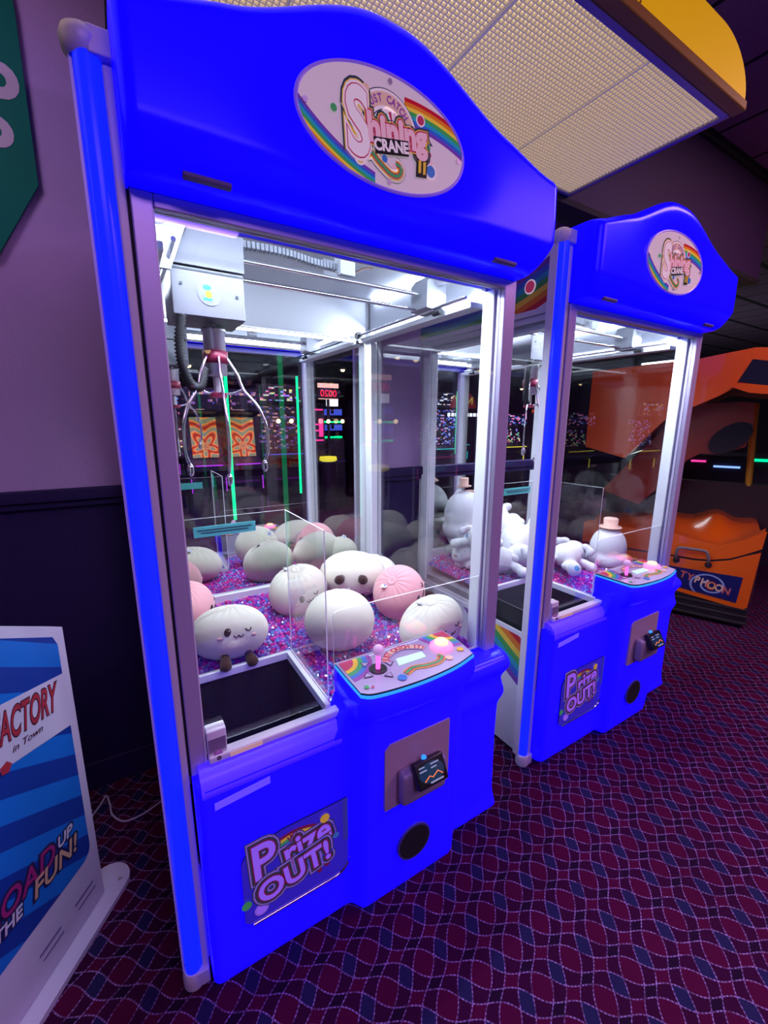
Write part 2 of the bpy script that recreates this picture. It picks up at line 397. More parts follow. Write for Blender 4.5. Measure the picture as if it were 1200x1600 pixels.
MB().box(1.150, 1.155, -0.2480, -0.2455, 0.028, 0.152).build('panel_seam', BRN, lb)
for hx in (0.86, -1.5): MB().tube([(hx, 0.0, 0.145), (hx, 0.0, 0.589)], 0.01).build('hanger_rod', BRN, lb)

# green wall sign (cut by the frame)
GRN = mat('green_sign_paint', (0.0, 0.16, 0.10), 0.6, spec=0.15); SWH = mat('sign_white', (0.52, 0.42, 0.50), 0.5)
gs = empty('wall_sign', (-0.35, 0.92, 2.2)); tag(gs, 'green angular sign with white letters high on the purple wall', 'sign')
poly = [(-0.9, 0.55), (0.187, 0.55), (0.190, 0.50), (0.186, 0.04), (0.055, -0.19), (-0.9, -0.62)]
MB().prism(poly, -0.012, -0.003).build('sign_board', GRN, gs)
MB().text('D', FM(0.128, -0.0125, 0.300), 0.118, 0.010, sx=0.95).build('lettering', SWH, gs)
MB().text('D', FM(0.102, -0.0125, 0.160), 0.100, 0.010, sx=0.95).build('lettering', SWH, gs)

# ------------------------------------------------------------------ crane machine
def side_rainbow(name, z0, slope, span, zlo, zhi, flip=1):
    m, nt, b = nt_new(name)
    x, y, z = coords(nt)
    t = ((z - z0 - y * slope * 1.0 - y * y * 0.35) / span)
    if flip > 0: t = t * -1 + 1
    col = ramp(nt, t, RBs)
    msk = t.gt(0.0) * t.lt(1.0) * z.lt(zhi) * z.gt(zlo)
    nt.links.new(mixc(nt, msk, (0.62, 0.60, 0.70), col), b.inputs['Base Color'])
    b.inputs['Roughness'].default_value = 0.3
    return m
SIDEP = side_rainbow('white_side_panel_with_rainbow', 0.31, 0.45, 0.23, 0.30, 0.585)
TOPP = side_rainbow('white_side_header_with_rainbow', 1.968, -0.42, 0.155, 1.92, 2.11, -1)
def sign_mat():
    m, nt, b = nt_new('sign_with_rainbow')
    x, y, z = coords(nt)
    # arcs swinging in from lower left and upper right
    def arc_t(cx, cz, r0, r1):
        d = ((x - cx) * (x - cx) + (z - cz) * (z - cz)).pw(0.5)
        return (d - r0) / (r1 - r0)
    tl = arc_t(0.60, 2.42, 0.408, 0.447)          # left ribbon: inner side blue, outer side red
    tr = arc_t(0.60, 1.72, 0.414, 0.466)
    cl = ramp(nt, tl * -1 + 1, RBs); cr = ramp(nt, tr * -1 + 1, RBs)
    ml = tl.gt(0.0) * tl.lt(1.0) * x.lt(0.502); mr = tr.gt(0.0) * tr.lt(1.0) * x.gt(0.575)
    c = mixc(nt, ml, (0.62, 0.50, 0.58), cl); c = mixc(nt, mr, c, cr)
    nt.links.new(c, b.inputs['Base Color']); nt.links.new(c, b.inputs['Emission Color']); b.inputs['Emission Strength'].default_value = 0.42
    b.inputs['Roughness'].default_value = 0.12
    return m
SIGN = sign_mat()
def ink(n, c, e=0.42, r=0.25): return mat(n, c, r, emis=c, es=e)
L_DARK = ink('logo_dark_outline', (0.03, 0.04, 0.07)); L_WHITE = ink('logo_white', (0.72, 0.60, 0.66)); L_RED = ink('logo_red_outline', (0.40, 0.03, 0.10))
L_PINK = ink('logo_pink', (0.70, 0.40, 0.48)); L_BLACK = ink('logo_black', (0.01, 0.01, 0.012)); L_PEACH = ink('logo_peach', (0.62, 0.38, 0.32))
L_YEL = ink('logo_yellow', (0.62, 0.38, 0.04)); L_GREEN = ink('logo_green', (0.05, 0.28, 0.10)); L_BLUE = ink('logo_blue', (0.04, 0.14, 0.45)); L_PUR = ink('logo_purple', (0.22, 0.05, 0.30))
LOGO = [L_DARK, L_WHITE, L_RED, L_PINK, L_BLACK, L_PEACH, L_YEL, L_GREEN, L_BLUE, L_PUR]
def arc_poly(cx, cz, r0, r1, a0, a1, n=24):
    a = [(cx + r1 * math.cos(a0 + (a1 - a0) * k / n), cz + r1 * math.sin(a0 + (a1 - a0) * k / n)) for k in range(n + 1)]
    b = [(cx + r0 * math.cos(a1 + (a0 - a1) * k / n), cz + r0 * math.sin(a1 + (a0 - a1) * k / n)) for k in range(n + 1)]
    return a + b
def disc(cx, cz, rx_, rz_=None, n=24, rot=0):
    rz_ = rx_ if rz_ is None else rz_
    return [(cx + rx_ * math.cos(t) * math.cos(rot) - rz_ * math.sin(t) * math.sin(rot), cz + rx_ * math.cos(t) * math.sin(rot) + rz_ * math.sin(t) * math.cos(rot)) for t in [2 * PI * k / n for k in range(n)]]
def layered(mb, body, x, y, z, size, rot, layers, dy=0.0006, **k):
    for i, (off, mi) in enumerate(layers): mb.text(body, FM(x, y - dy * i, z, 1, rot), size, off, 0.0002, mi, **k)
def logo_art(y):
    mb = MB()
    P = lambda pts, d, mi: mb.prism(pts, y - d, y - d - 0.0004, mi=mi)
    # arched banner
    c = (0.532, 2.105)
    P(arc_poly(c[0], c[1], 0.040, 0.079, R(-5), R(150)), 0.0002, 0)
    P(arc_poly(c[0], c[1], 0.042, 0.077, R(-5), R(150)), 0.0006, 1)
    P(arc_poly(c[0], c[1], 0.048, 0.072, R(-3), R(148)), 0.0010, 5)
    for i, ch in enumerate('JUST CATCH IT!'):
        a = R(142) - R(142) * i / 13.0
        mb.text(ch, FM(c[0] + 0.060 * math.cos(a), y - 0.0016, c[1] + 0.060 * math.sin(a), 1, a - PI / 2), 0.020, 0.0006, 0.0002, 9, sx=0.8)
    P(disc(0.547, 2.122, 0.036), 0.0006, 1)
    for k in range(7):
        a = R(10) + R(160) * k / 7; b = a + R(12)
        P([(0.547, 2.112), (0.547 + 0.034 * math.cos(a), 2.112 + 0.034 * math.sin(a)), (0.547 + 0.034 * math.cos(b), 2.112 + 0.034 * math.sin(b))], 0.0012, [2, 3, 6, 3, 2, 7, 3][k])
    # letters: big S and hining
    layered(mb, 'S', 0.459, y - 0.002, 2.096, 0.165, R(4), [(0.020, 0), (0.0150, 6), (0.0125, 1), (0.0075, 2), (0.0050, 1)], sx=0.72)
    layered(mb, 'hining', 0.556, y - 0.003, 2.108, 0.070, R(7), [(0.0125, 0), (0.0085, 6), (0.0065, 2), (0.0034, 3)], sx=0.92)
    mb.prism([(0.494, 2.086), (0.583, 2.102), (0.585, 2.073), (0.500, 2.056)], y - 0.0052, y - 0.0056, mi=4)
    mb.text('CRANE', FM(0.5395, y - 0.0059, 2.079, 1, R(10)), 0.0285, 0.0012, 0.0002, 1, sx=0.95)
    # ribbon below
    pts = bez([(0.478, 0, 2.050), (0.492, 0, 2.057), (0.505, 0, 2.048), (0.525, 0, 2.036), (0.545, 0, 2.028), (0.562, 0, 2.032), (0.566, 0, 2.047), (0.552, 0, 2.052)], 8)
    for i, (rr, mi) in enumerate([(0.0135, 0), (0.012, 1), (0.0085, 6), (0.0055, 2), (0.003, 7)]):
        for k in range(len(pts) - 1):
            a, b = pts[k], pts[k + 1]; n = Vector((-(b - a).z, 0, (b - a).x)).normalized() * rr
            mb.prism([(a.x + n.x, a.z + n.z), (b.x + n.x, b.z + n.z), (b.x - n.x, b.z - n.z), (a.x - n.x, a.z - n.z)][::-1], y - 0.0012 - i * 0.0004, y - 0.0014 - i * 0.0004, mi=mi)
    for cx, cz, r, mi in ((0.524, 2.054, 0.007, 8), (0.548, 2.045, 0.006, 3), (0.617, 2.153, 0.012, 1), (0.617, 2.153, 0.009, 2), (0.464, 2.039, 0.013, 1), (0.464, 2.039, 0.009, 6), (0.648, 2.062, 0.016, 1), (0.648, 2.062, 0.012, 8), (0.637, 2.105, 0.008, 7), (0.642, 2.094, 0.006, 2), (0.478, 2.168, 0.008, 5), (0.405, 2.110, 0.007, 7), (0.648, 2.079, 0.005, 3)):
        P(disc(cx, cz, r), 0.002 + (0.0006 if mi != 1 else 0), mi)
    P([(0.607, 2.078), (0.638, 2.085), (0.636, 2.045), (0.606, 2.041)], 0.003, 4)
    for a in (0.6125, 0.6255): P([(a, 2.0745), (a + 0.0075, 2.0765), (a + 0.007, 2.0515), (a, 2.0495)], 0.0036, 6)
    return mb
def door_art(y):
    mb = MB()
    P = lambda pts, d, mi: mb.prism(pts, y - d, y - d - 0.0004, mi=mi)
    c = (0.262, 0.285)
    for i, mi in enumerate((2, 6, 7, 8)): P(arc_poly(c[0], c[1], 0.128 - i * 0.009, 0.137 - i * 0.009, R(20), R(155)), 0.0004, mi)
    LY = [(0.020, 0), (0.017, 1), (0.012, 0), (0.0075, 2), (0.0035, 3)]
    PK = [(0.020, 0), (0.017, 1), (0.0125, 0), (0.0065, 2), (0.0025, 3)]
    layered(mb, 'P', 0.178, y - 0.001, 0.372, 0.155, R(3), PK, sx=0.85)
    layered(mb, 'rize', 0.300, y - 0.001, 0.363, 0.108, R(9), PK, sx=0.86)
    layered(mb, 'OUT!', 0.262, y - 0.0045, 0.288, 0.092, R(9), PK, sx=0.95)
    for k in range(5): P([(0.252, 0.388), (0.242 + k * 0.009, 0.417 - abs(k - 2) * 0.004), (0.247 + k * 0.009, 0.418 - abs(k - 2) * 0.004)], 0.002, 2)
    for cx, cz, r, mi in ((0.165, 0.226, 0.019, 1), (0.165, 0.226, 0.015, 3), (0.128, 0.262, 0.013, 7), (0.385, 0.335, 0.009, 8), (0.332, 0.245, 0.008, 2), (0.355, 0.253, 0.008, 2), (0.352, 0.412, 0.014, 6)): P(disc(cx, cz, r), 0.003 + (0.0006 if mi != 1 else 0), mi)
    return mb

def build_crane():
    root = empty('crane_machine')
    # ---- carcass
    base = MB().prism([(0.022, 0.03), (1.055, 0.03), (1.055, 0.86), (0.022, 0.86)], 0.035, 0.355, axis='z').prism([(0.41, 0.03), (1.055, 0.03), (1.055, 0.86), (0.022, 0.86), (0.022, 0.348), (0.41, 0.348)], 0.355, 0.62, axis='z').build('base_cabinet', WHITE, root, bevel=0.004)
    MB().box(0.012, 0.022, 0.07, 0.855, 0.02, 0.605).build('side_panel', SIDEP, root, bevel=0.002)
    MB().box(1.055, 1.063, 0.07, 0.855, 0.02, 0.605).build('side_panel', SIDEP, root, bevel=0.002)
    for fx in (0.08, 0.98):
        for fy in (0.09, 0.78):
            MB().cyl((fx, fy, 0.0), (fx, fy, 0.04), 0.028).build('foot', RUBBER, root)
    # tray the beads lie in
    MB().box(0.41, 1.055, 0.05, 0.83, 0.62, 0.655).box(0.03, 0.41, 0.345, 0.83, 0.62, 0.655).build('prize_tray', WHITE, root)
    # ---- chute
    ch = MB().box(0.035, 0.405, 0.0, 0.345, 0.36, 0.37).box(0.035, 0.043, 0.0, 0.345, 0.37, 0.695).box(0.395, 0.403, 0.0, 0.345, 0.37, 0.695).box(0.043, 0.395, 0.0, 0.008, 0.37, 0.69).box(0.043, 0.395, 0.334, 0.342, 0.37, 0.695).build('prize_chute', BLACKM, root)
    MB().box(0.03, 0.408, 0.332, 0.348, 0.685, 0.712).box(0.392, 0.408, 0.0, 0.332, 0.685, 0.712).build('chute_rim', WHITEB, ch, bevel=0.002)
    # ---- posts
    for x0, x1, y0, y1, n in ((0.014, 0.031, -0.002, 0.07, 'corner_post'), (1.000, 1.050, 0.034, 0.085, 'corner_post'), (0.992, 1.050, 0.785, 0.845, 'corner_post'), (0.022, 0.075, 0.785, 0.845, 'corner_post'), (0.020, 0.070, 0.034, 0.085, 'corner_post')):
        MB().box(x0, x1, y0, y1, 0.03 if y0 < 0 else 0.60, 2.10 if y0 < 0 else 1.90).build(n, WHITEB if y0 > 0 else WHITE, root, bevel=0.004)
    MB().box(1.0525, 1.0565, 0.0, 0.03, 0.05, 1.90).build('edge_strip', CYAN, root)  # thin blue line beside the frame, drawn as a glowing strip
    # ---- blue tube with caps at the front left corner
    tu = MB().cyl((-0.006, 0.012, 0.055), (-0.006, 0.012, 2.108), 0.021, n=32).build('light_tube', TUBE, root)
    MB().box(-0.028, 0.014, 0.034, 0.044, 0.055, 2.106).build('tube_backing', WHITE, tu)
    MB().box(-0.033, -0.028, 0.014, 0.044, 0.055, 2.106).build('tube_backing', WHITE, tu)
    cap = [(0.0, 2.152), (0.020, 2.150), (0.030, 2.143), (0.034, 2.130), (0.031, 2.112), (0.022, 2.104)]
    MB().lathe(cap[::-1], (-0.010, 0.018, 0), mi=0).box(-0.004, 0.034, -0.012, 0.05, 2.104, 2.146).build('tube_cap', WHITE, tu, bevel=0.003)
    MB().lathe([(0.0, 0.0), (0.022, 0.002), (0.028, 0.012), (0.029, 0.045), (0.024, 0.06), (0.0, 0.06)], (-0.006, 0.012, 0)).box(-0.004, 0.030, -0.014, 0.05, 0.012, 0.058).build('tube_cap', WHITE, tu, bevel=0.003)
    # ---- glazed front door
    zt, zb = 1.917, 0.652
    door = MB().box(0.036, 0.074, -0.006, 0.026, zb, zt).box(1.004, 1.052, -0.006, 0.026, 0.70, zt).box(0.074, 1.004, -0.006, 0.026, 1.892, zt).build('front_door', FRAME, root, bevel=0.003)
    MB().box(0.074, 1.004, 0.010, 0.015, 0.71, 1.892).build('door_glass', GLASS, door)
    MB().box(0.0705, 0.0735, -0.0065, 0.004, zb, 1.89).build('door_gasket', WHITEB, door)
    MB().box(0.031, 0.036, 0.004, 0.026, zb, zt).box(0.036, 1.05, 0.004, 0.026, zt, zt + 0.006).build('door_seal', BLACKM, root)
    # ---- side glass, mirror back, sills, headers
    for x0 in (0.030, 1.026): MB().box(x0, x0 + 0.005, 0.085, 0.785, 0.62, 1.875).build('side_glass', GLASS, root)
    MB().box(0.05, 1.02, 0.845, 0.850, 0.765, 1.875).build('mirror_back', MIRROR, root)
    MB().box(0.075, 0.992, 0.828, 0.846, 0.655, 0.768).build('rear_sill', WHITEB, root, bevel=0.003)
    MB().box(0.022, 1.05, 0.85, 0.86, 0.62, 2.04).build('back_panel', WHITE, root)
    MB().box(0.075, 0.992, 0.832, 0.846, 1.872, 2.035).build('rear_header', WHITEB, root, bevel=0.002)
    for x0 in (0.034, 1.012):
        MB().box(x0, x0 + 0.012, 0.085, 0.83, 1.868, 2.035).build('side_header', GREYM, root, bevel=0.002)
    MB().box(0.012, 0.024, 0.055, 0.86, 1.90, 2.115).box(0.022, 0.030, 0.055, 0.86, 1.876, 1.90).build('header_panel', TOPP, root, bevel=0.003)
    MB().box(1.050, 1.062, 0.055, 0.86, 1.876, 2.115).build('header_panel', TOPP, root, bevel=0.003)
    MB().box(0.024, 1.050, 0.03, 0.86, 2.036, 2.11).build('roof_panel', GREYM, root, bevel=0.003)
    for xd in (0.30, 0.62):
        MB().rbox(xd, xd + 0.05, 0.45, 0.455, 1.985, 2.036, 0.0015).build('roof_bracket', WHITEB, root)
    # badge on upper side
    MB().prism(disc(0.16, 2.005, 0.026), 0.0115, 0.0095, axis='x', mi=0).prism(disc(0.16, 2.005, 0.021), 0.0095, 0.0085, axis='x', mi=1).build('round_badge', [L_WHITE, L_RED], root)
    # LED strips under the roof
    MB().box(0.034, 1.046, 0.101, 0.109, 1.915, 2.036).build('front_header', WHITEB, root, bevel=0.002)
    MB().box(0.10, 0.97, 0.111, 0.128, 1.938, 1.948).build('led_strip', LED, root)
    for xs in (0.050, 0.992): MB().box(xs, xs + 0.010, 0.16, 0.78, 2.020, 2.030).build('led_strip', LED, root)
    for nm_, lo_, ro_, sz_, sy_, pw_ in (('front_strip_lamp', (0.53, 0.125, 1.930), (R(-24), 0, 0), 0.86, 0.02, 17.0), ('side_strip_lamp', (0.062, 0.45, 1.925), (0, R(-32), 0), 0.02, 0.66, 4.5), ('side_strip_lamp', (0.985, 0.45, 1.925), (0, R(32), 0), 0.02, 0.66, 4.5), ('rear_strip_lamp', (0.53, 0.822, 1.866), (R(24), 0, 0), 0.86, 0.015, 15.0)):
        al = area(nm_, lo_, sz_, pw_, (0.74, 0.84, 1.0), ro_, sy_); al.parent = root
    # ---- guard panes round the chute, lower front pane
    def pane(mb, name='guard_pane'): return mb.build(name, [ACRYL, EDGE], root)
    pane(MB().box(0.04, 0.412, 0.338, 0.3415, 0.712, 1.217, fm=(1, 1, 0, 1, 0, 1)))
    pane(MB().box(0.4095, 0.413, 0.022, 0.338, 0.712, 1.217, fm=(1, 1, 1, 0, 1, 0)))
    rc = [(1.0, 0.70), (1.0, 0.972)] + [(0.458 - 0.02 * math.sin(t), 0.952 + 0.02 * math.cos(t)) for t in [PI / 2 * k / 6 for k in range(7)]] + [(0.438, 0.70)]
    pane(MB().prism(rc, 0.036, 0.040, side=1))
    st = MB().box(0.13, 0.312, 0.3345, 0.3375, 1.160, 1.192, 0)
    for k, (a, b) in enumerate(((0.14, 0.30), (0.15, 0.29))): st.box(a, b, 0.3335, 0.3345, 1.180 - k * 0.008, 1.182 - k * 0.008, 1)
    st.build('notice_sticker', [TEAL, INK], root)
    # ---- front ledge and lock box
    MB().rbox(0.076, 0.432, -0.024, 0.006, 0.680, 0.700, 0.005).build('front_ledge', WHITEB, root)
    lk = MB().rbox(0.076, 0.122, -0.012, 0.022, 0.655, 0.762, 0.004).build('lock_box', WHITEB, root)
    MB().box(0.0785, 0.1195, -0.0145, -0.012, 0.668, 0.742).build('lock_plate', STEEL, lk)
    MB().cyl((0.099, -0.0145, 0.692), (0.099, -0.020, 0.692), 0.013).cyl((0.099, -0.020, 0.692), (0.099, -0.024, 0.692), 0.006, mi=1).build('lock_barrel', [L_PUR, CHROME], lk)
    MB().box(0.125, 0.205, -0.0252, -0.0240, 0.684, 0.696).build('ledge_label', L_PEACH, root)
    # ---- moulded blue front cover
    def ztop(x): return 0.655 + (0.765 - 0.655) * ss(0.385, 0.455, x) - (0.765 - 0.70) * ss(0.80, 0.86, x)
    def zbot(x): return 0.030 - 0.012 * ss(0.44, 0.47, x) + 0.05 * ss(0.80, 0.83, x)
    def xr(z): return lin_pts([(0.0, 1.045), (0.07, 1.055), (0.16, 1.04), (0.38, 1.036), (0.52, 1.040), (0.56, 1.058), (0.60, 1.052), (0.615, 1.048), (0.64, 1.068), (0.68, 1.074), (0.70, 1.07)], z)
    def Pf(s, t):
        x = 0.036 + (1.05 - 0.036) * s; z = zbot(x) + (ztop(x) - zbot(x)) * t
        return 0.036 + (xr(z) - 0.036) * s, z
    def Yf(x, z):
        b = lin_pts([(0.0, 0.030), (0.12, 0.040), (0.3, 0.050), (0.65, 0.060), (0.8, 0.085)], z)
        y = -0.058 - b * ss(0.425, 0.47, x) * (1 - ss(0.80, 0.845, x))
        y -= 0.018 * math.exp(-((z - 0.665) / 0.025) ** 2) * ss(0.82, 0.86, x) + 0.012 * math.exp(-((z - 0.56) / 0.03) ** 2) * ss(0.82, 0.86, x)
        y -= 0.012 * (1 - ss(0.05, 0.14, z)) * ss(0.82, 0.86, x)
        return y
    fc = MB().relief(Pf, Yf, 0.028, 0.022, 120, 60, W=1.0, H=0.63).build('front_cover', BLUE, root)
    lp_ = [(-0.0585, 0.622), (-0.0580, 0.636), (-0.050, 0.660), (-0.034, 0.675), (-0.010, 0.680), (0.0, 0.680), (0.0, 0.622)]
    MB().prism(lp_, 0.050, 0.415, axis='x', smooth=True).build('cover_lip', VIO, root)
    MB().prism([(0.075, 0.582), (0.21, 0.594), (0.21, 0.614), (0.075, 0.602)], -0.0600, -0.0585).build('warning_label', mat('faded_label', (0.35, 0.3, 0.7), 0.4, emis=(0.05, 0.03, 1.0), es=0.8), root)
    MB().box(0.436, 0.834, 0.0295, 0.0345, 0.60, 0.810).box(0.834, 1.04, 0.0295, 0.0345, 0.60, 0.700).build('inner_panel', WHITEB, root)
    # ---- console
    out = bez([(0.436, 0.028, 0), (0.434, -0.06, 0), (0.434, -0.135, 0)], 4)[:-1] + bez([(0.434, -0.135, 0), (0.462, -0.154, 0), (0.54, -0.166, 0), (0.64, -0.169, 0), (0.74, -0.160, 0), (0.823, -0.139, 0)], 6)[:-1] + bez([(0.823, -0.139, 0), (0.836, -0.06, 0), (0.838, 0.028, 0)], 4)
    o2 = [(p.x, p.y) for p in out]; cx, cy = 0.636, -0.02
    def shr(k, kx=None): return [(cx + (a - cx) * (kx or k), 0.028 + (b - 0.028) * k) for a, b in o2]
    mb = MB(); rings = [(shr(0.62, 0.93), 0.62), (shr(0.72, 0.96), 0.68), (shr(0.90, 1.0), 0.715), (shr(1.0, 1.015), 0.745), (shr(1.015, 1.02), 0.775), (shr(1.0, 1.0), 0.797), (shr(0.985, 0.99), 0.800)]
    n = len(o2); vs = [(a, b, z) for rg, z in rings for a, b in rg]
    mb.add(vs, [(k * n + i, k * n + (i + 1) % n, (k + 1) * n + (i + 1) % n, (k + 1) * n + i) for k in range(len(rings) - 1) for i in range(n)], 0, True)
    mb.add(vs, [[(len(rings) - 1) * n + i for i in range(n)], list(range(n))[::-1]], 0)
    cons = mb.build('console', BLUE, root)
    MB().prism(shr(0.995, 1.0), 0.800, 0.8065, axis='z', smooth=True).build('console_light_strip', CYAN, cons)
    cp = empty_part = MB().prism(shr(0.975, 0.985), 0.8065, 0.8125, axis='z', mi=0, side=4)
    Z = 0.8130
    def flat(pts, d, mi): cp.prism(pts, Z + d, Z + d + 0.0003, axis='z', mi=mi)
    ins = shr(0.94, 0.965)
    for i, mi in enumerate((9, 8, 7, 6, 2)):
        r1 = 0.104 - i * 0.014
        pts = [(max(0.4445, min(0.829, a)), max(-0.155, min(0.02, b))) for a, b in arc_poly(0.440, 0.024, 0.002, r1, R(-90), 0, 16)]
        flat(pts, 0.0001 + i * 0.0003, mi)
        pts = [(max(0.4445, min(0.829, a)), max(-0.155, min(0.02, b))) for a, b in arc_poly(0.832, 0.024, 0.002, r1, R(180), R(270), 16)]
        flat(pts, 0.0001 + i * 0.0003, mi)
    flat(arc_poly(0.64, -0.085, 0.073, 0.098, R(35), R(150)), 0.0016, 0); flat(arc_poly(0.64, -0.085, 0.076, 0.095, R(35), R(150)), 0.0019, 5)
    for i, chh in enumerate('JUST CATCH IT!'):
        a = R(146) - R(108) * i / 13.0
        cp.text(chh, TM(0.64 + 0.085 * math.cos(a), -0.085 + 0.085 * math.sin(a), Z + 0.0026, a - PI / 2), 0.029, 0.0008, 0.0002, 2, sx=0.85)
    for a in (R(120), R(200), R(285), R(10)):
        c0 = (0.530 + 0.044 * math.cos(a), -0.060 + 0.044 * math.sin(a))
        T = lambda r: [(c0[0] + r * math.cos(a + q), c0[1] + r * math.sin(a + q)) for q in (0, R(120), R(240))]
        flat(T(0.016), 0.0018, 4); flat(T(0.0125), 0.0022, 0)
    rb = bez([(0.585, -0.120, 0), (0.62, -0.108, 0), (0.66, -0.118, 0), (0.70, -0.120, 0), (0.725, -0.105, 0), (0.72, -0.090, 0)], 6)
    for i, (rr, mi) in enumerate(((0.011, 6), (0.008, 2), (0.004, 7))):
        for a, b in zip(rb, rb[1:]):
            nn = Vector((-(b - a).y, (b - a).x, 0)).normalized() * rr
            flat([(a.x + nn.x, a.y + nn.y), (a.x - nn.x, a.y - nn.y), (b.x - nn.x, b.y - nn.y), (b.x + nn.x, b.y + nn.y)], 0.002 + i * 0.0004, mi)
    for c0, r, mi in (((0.565, -0.132), 0.014, 8), ((0.74, -0.12), 0.012, 5), ((0.80, -0.10), 0.011, 6), ((0.46, -0.12), 0.007, 7), ((0.475, -0.127), 0.004, 2)): flat(disc(c0[0], c0[1], r, n=9), 0.003, mi)
    PWH = mat('panel_lilac_print', (0.50, 0.42, 0.64), 0.2)
    cpo = cp.build('control_panel', [PWH, PWH, L_RED, L_PINK, L_BLACK, L_PEACH, L_YEL, L_GREEN, L_BLUE, L_PUR], root)
    MB().prism([(0.600, -0.046), (0.590, -0.078), (0.684, -0.080), (0.688, -0.052)][::-1], Z + 0.001, Z + 0.004, axis='z').build('display_window', mat('green_lcd', (0.35, 0.55, 0.42), 0.2, emis=(0.5, 0.75, 0.65), es=0.9), cpo)
    MB().cyl((0.530, -0.060, Z), (0.530, -0.060, Z + 0.003), 0.026, n=32, mi=0).cyl((0.530, -0.060, Z + 0.003), (0.532, -0.058, Z + 0.045), 0.0065, mi=1).ball((0.533, -0.057, Z + 0.057), 0.0165, mi=2).build('joystick', [BLACK, mat('lit_magenta_stem', (0.8, 0.1, 0.5), 0.3, emis=(1.0, 0.10, 0.75), es=2.0), mat('translucent_ball_grip', (0.75, 0.55, 0.75), 0.2, emis=(0.8, 0.35, 0.8), es=0.25)], cpo)
    MB().lathe([(0.0365, 0.0), (0.036, 0.006), (0.030, 0.012), (0.022, 0.014), (0.021, 0.013)], (0.763, -0.055, Z), mi=0).lathe([(0.021, 0.010), (0.021, 0.020), (0.018, 0.023), (0.0, 0.024)], (0.763, -0.055, Z), mi=1).build('push_button', [mat('lit_pink_ring', (0.9, 0.2, 0.4), 0.25, emis=(1.0, 0.14, 0.28), es=2.2), mat('lit_amber_cap', (0.9, 0.5, 0.3), 0.25, emis=(1.0, 0.50, 0.28), es=1.7)], cpo)
    # ---- coin panel, card reader, round opening
    coin = MB().prism([(0.517, 0.388), (0.517, 0.590), (0.535, 0.606), (0.752, 0.606), (0.752, 0.388)][::-1], -0.110, -0.121).build('coin_panel', PANELG, root, bevel=0.003)
    rd = MB().rbox(0.556, 0.718, -0.158, -0.118, 0.408, 0.515, 0.014).build('card_reader', mat('grey_reader_body', (0.30, 0.25, 0.36), 0.35), coin)
    Mr = Matrix.Translation((0.640, -0.168, 0.508)) @ Matrix.Rotation(R(-30), 4, 'X') @ Matrix.Rotation(R(0), 4, 'Y')
    MB().ball((0.632, -0.150, 0.543), 0.008, n=14, m=8).build('reader_light', CYAN, coin)
    scr = MB().rbox(-0.052, 0.052, -0.012, 0.012, -0.036, 0.036, 0.005, 0, Mr)
    scr.prism(disc(0.0, 0.0, 0.044, 0.027), -0.0126, -0.0128, mi=1, M=Mr)
    for k, (a, b, zz) in enumerate(((-0.04, -0.02, 0.018), (0.0, 0.03, 0.018), (-0.04, -0.015, 0.008), (0.0, 0.02, 0.008))): scr.box(a, b, -0.0134, -0.0130, zz, zz + 0.0035, 2, Mr)
    scr.tube([Mr @ Vector(q) for q in ((-0.03, -0.0132, -0.018), (-0.01, -0.0132, -0.008), (0.0, -0.0132, -0.014), (0.02, -0.0132, -0.004), (0.035, -0.0132, -0.016))], 0.0015, mi=3)
    scr.box(-0.012, 0.034, -0.0134, -0.0130, -0.028, -0.0235, 2, Mr)
    scr.build('reader_screen', [BLACK, mat('dark_display', (0.01, 0.02, 0.06), 0.15, emis=(0.01, 0.03, 0.08), es=0.6), mat('display_text', (0.3, 0.4, 0.5), 0.4, emis=(0.4, 0.5, 0.7), es=0.35), mat('display_curve', (0.7, 0.2, 0.05), 0.4, emis=(0.8, 0.2, 0.05), es=0.9)], coin)
    ro = MB().prism(disc(0.633, 0.205, 0.062), -0.098, -0.112, mi=0).prism(disc(0.633, 0.205, 0.056), -0.112, -0.1125, mi=1)
    for k in range(9):
        zz = 0.205 - 0.045 + k * 0.011; hw = math.sqrt(max(0, 0.054 ** 2 - (zz - 0.205) ** 2)); ro.box(0.633 - hw, 0.633 + hw, -0.1135, -0.1125, zz, zz + 0.002, 0 if False else 1)
    ro.build('round_speaker', [mat('speaker_rim', (0.08, 0.07, 0.3), 0.4), BLACKM], root)
    # ---- prize door
    x0, x1, z0, z1, r = 0.122, 0.424, 0.190, 0.440, 0.045
    rr = [(x0, z0 + r * 0.3)] + [(x0 + r * 0.3, z0)] + [(x1 - r + r * math.sin(t), z0 + r - r * math.cos(t)) for t in [PI / 2 * k / 8 for k in range(9)]] + [(x1, z1), (x0 + 0.11, z1)] + [(x0 + r - r * math.sin(t) * 1, z1 - 0.06 + r * math.cos(t)) for t in [PI / 2 * k / 8 for k in range(9)]]
    pd = MB().prism(rr, -0.060, -0.064, side=1).build('prize_door', [mat('blue_door_panel', (0.05, 0.04, 0.35), 0.15, emis=(0.02, 0.01, 0.55), es=0.55), BLACK], root)
    door_art(-0.0645).build('prize_lettering', [L_DARK, mat('door_white', (0.55, 0.45, 0.7), 0.3, emis=(0.12, 0.05, 0.6), es=0.35), ink('door_red', (0.28, 0.02, 0.10), 0.15), mat('door_lilac', (0.42, 0.22, 0.65), 0.3, emis=(0.18, 0.08, 0.8), es=0.7), L_BLACK, L_PEACH, L_YEL, L_GREEN, L_BLUE, L_PUR], pd)
    lp = [(x0 + 0.02, z0 - 0.004), (x1 - r, z0 - 0.004)] + [(x1 - r + (r + 0.004) * math.sin(t), z0 + r - (r + 0.004) * math.cos(t)) for t in [PI / 2 * k / 8 for k in range(1, 7)]]
    MB().tube([(a, -0.0650, b) for a, b in lp], 0.004).build('chrome_trim', CHROME, pd)
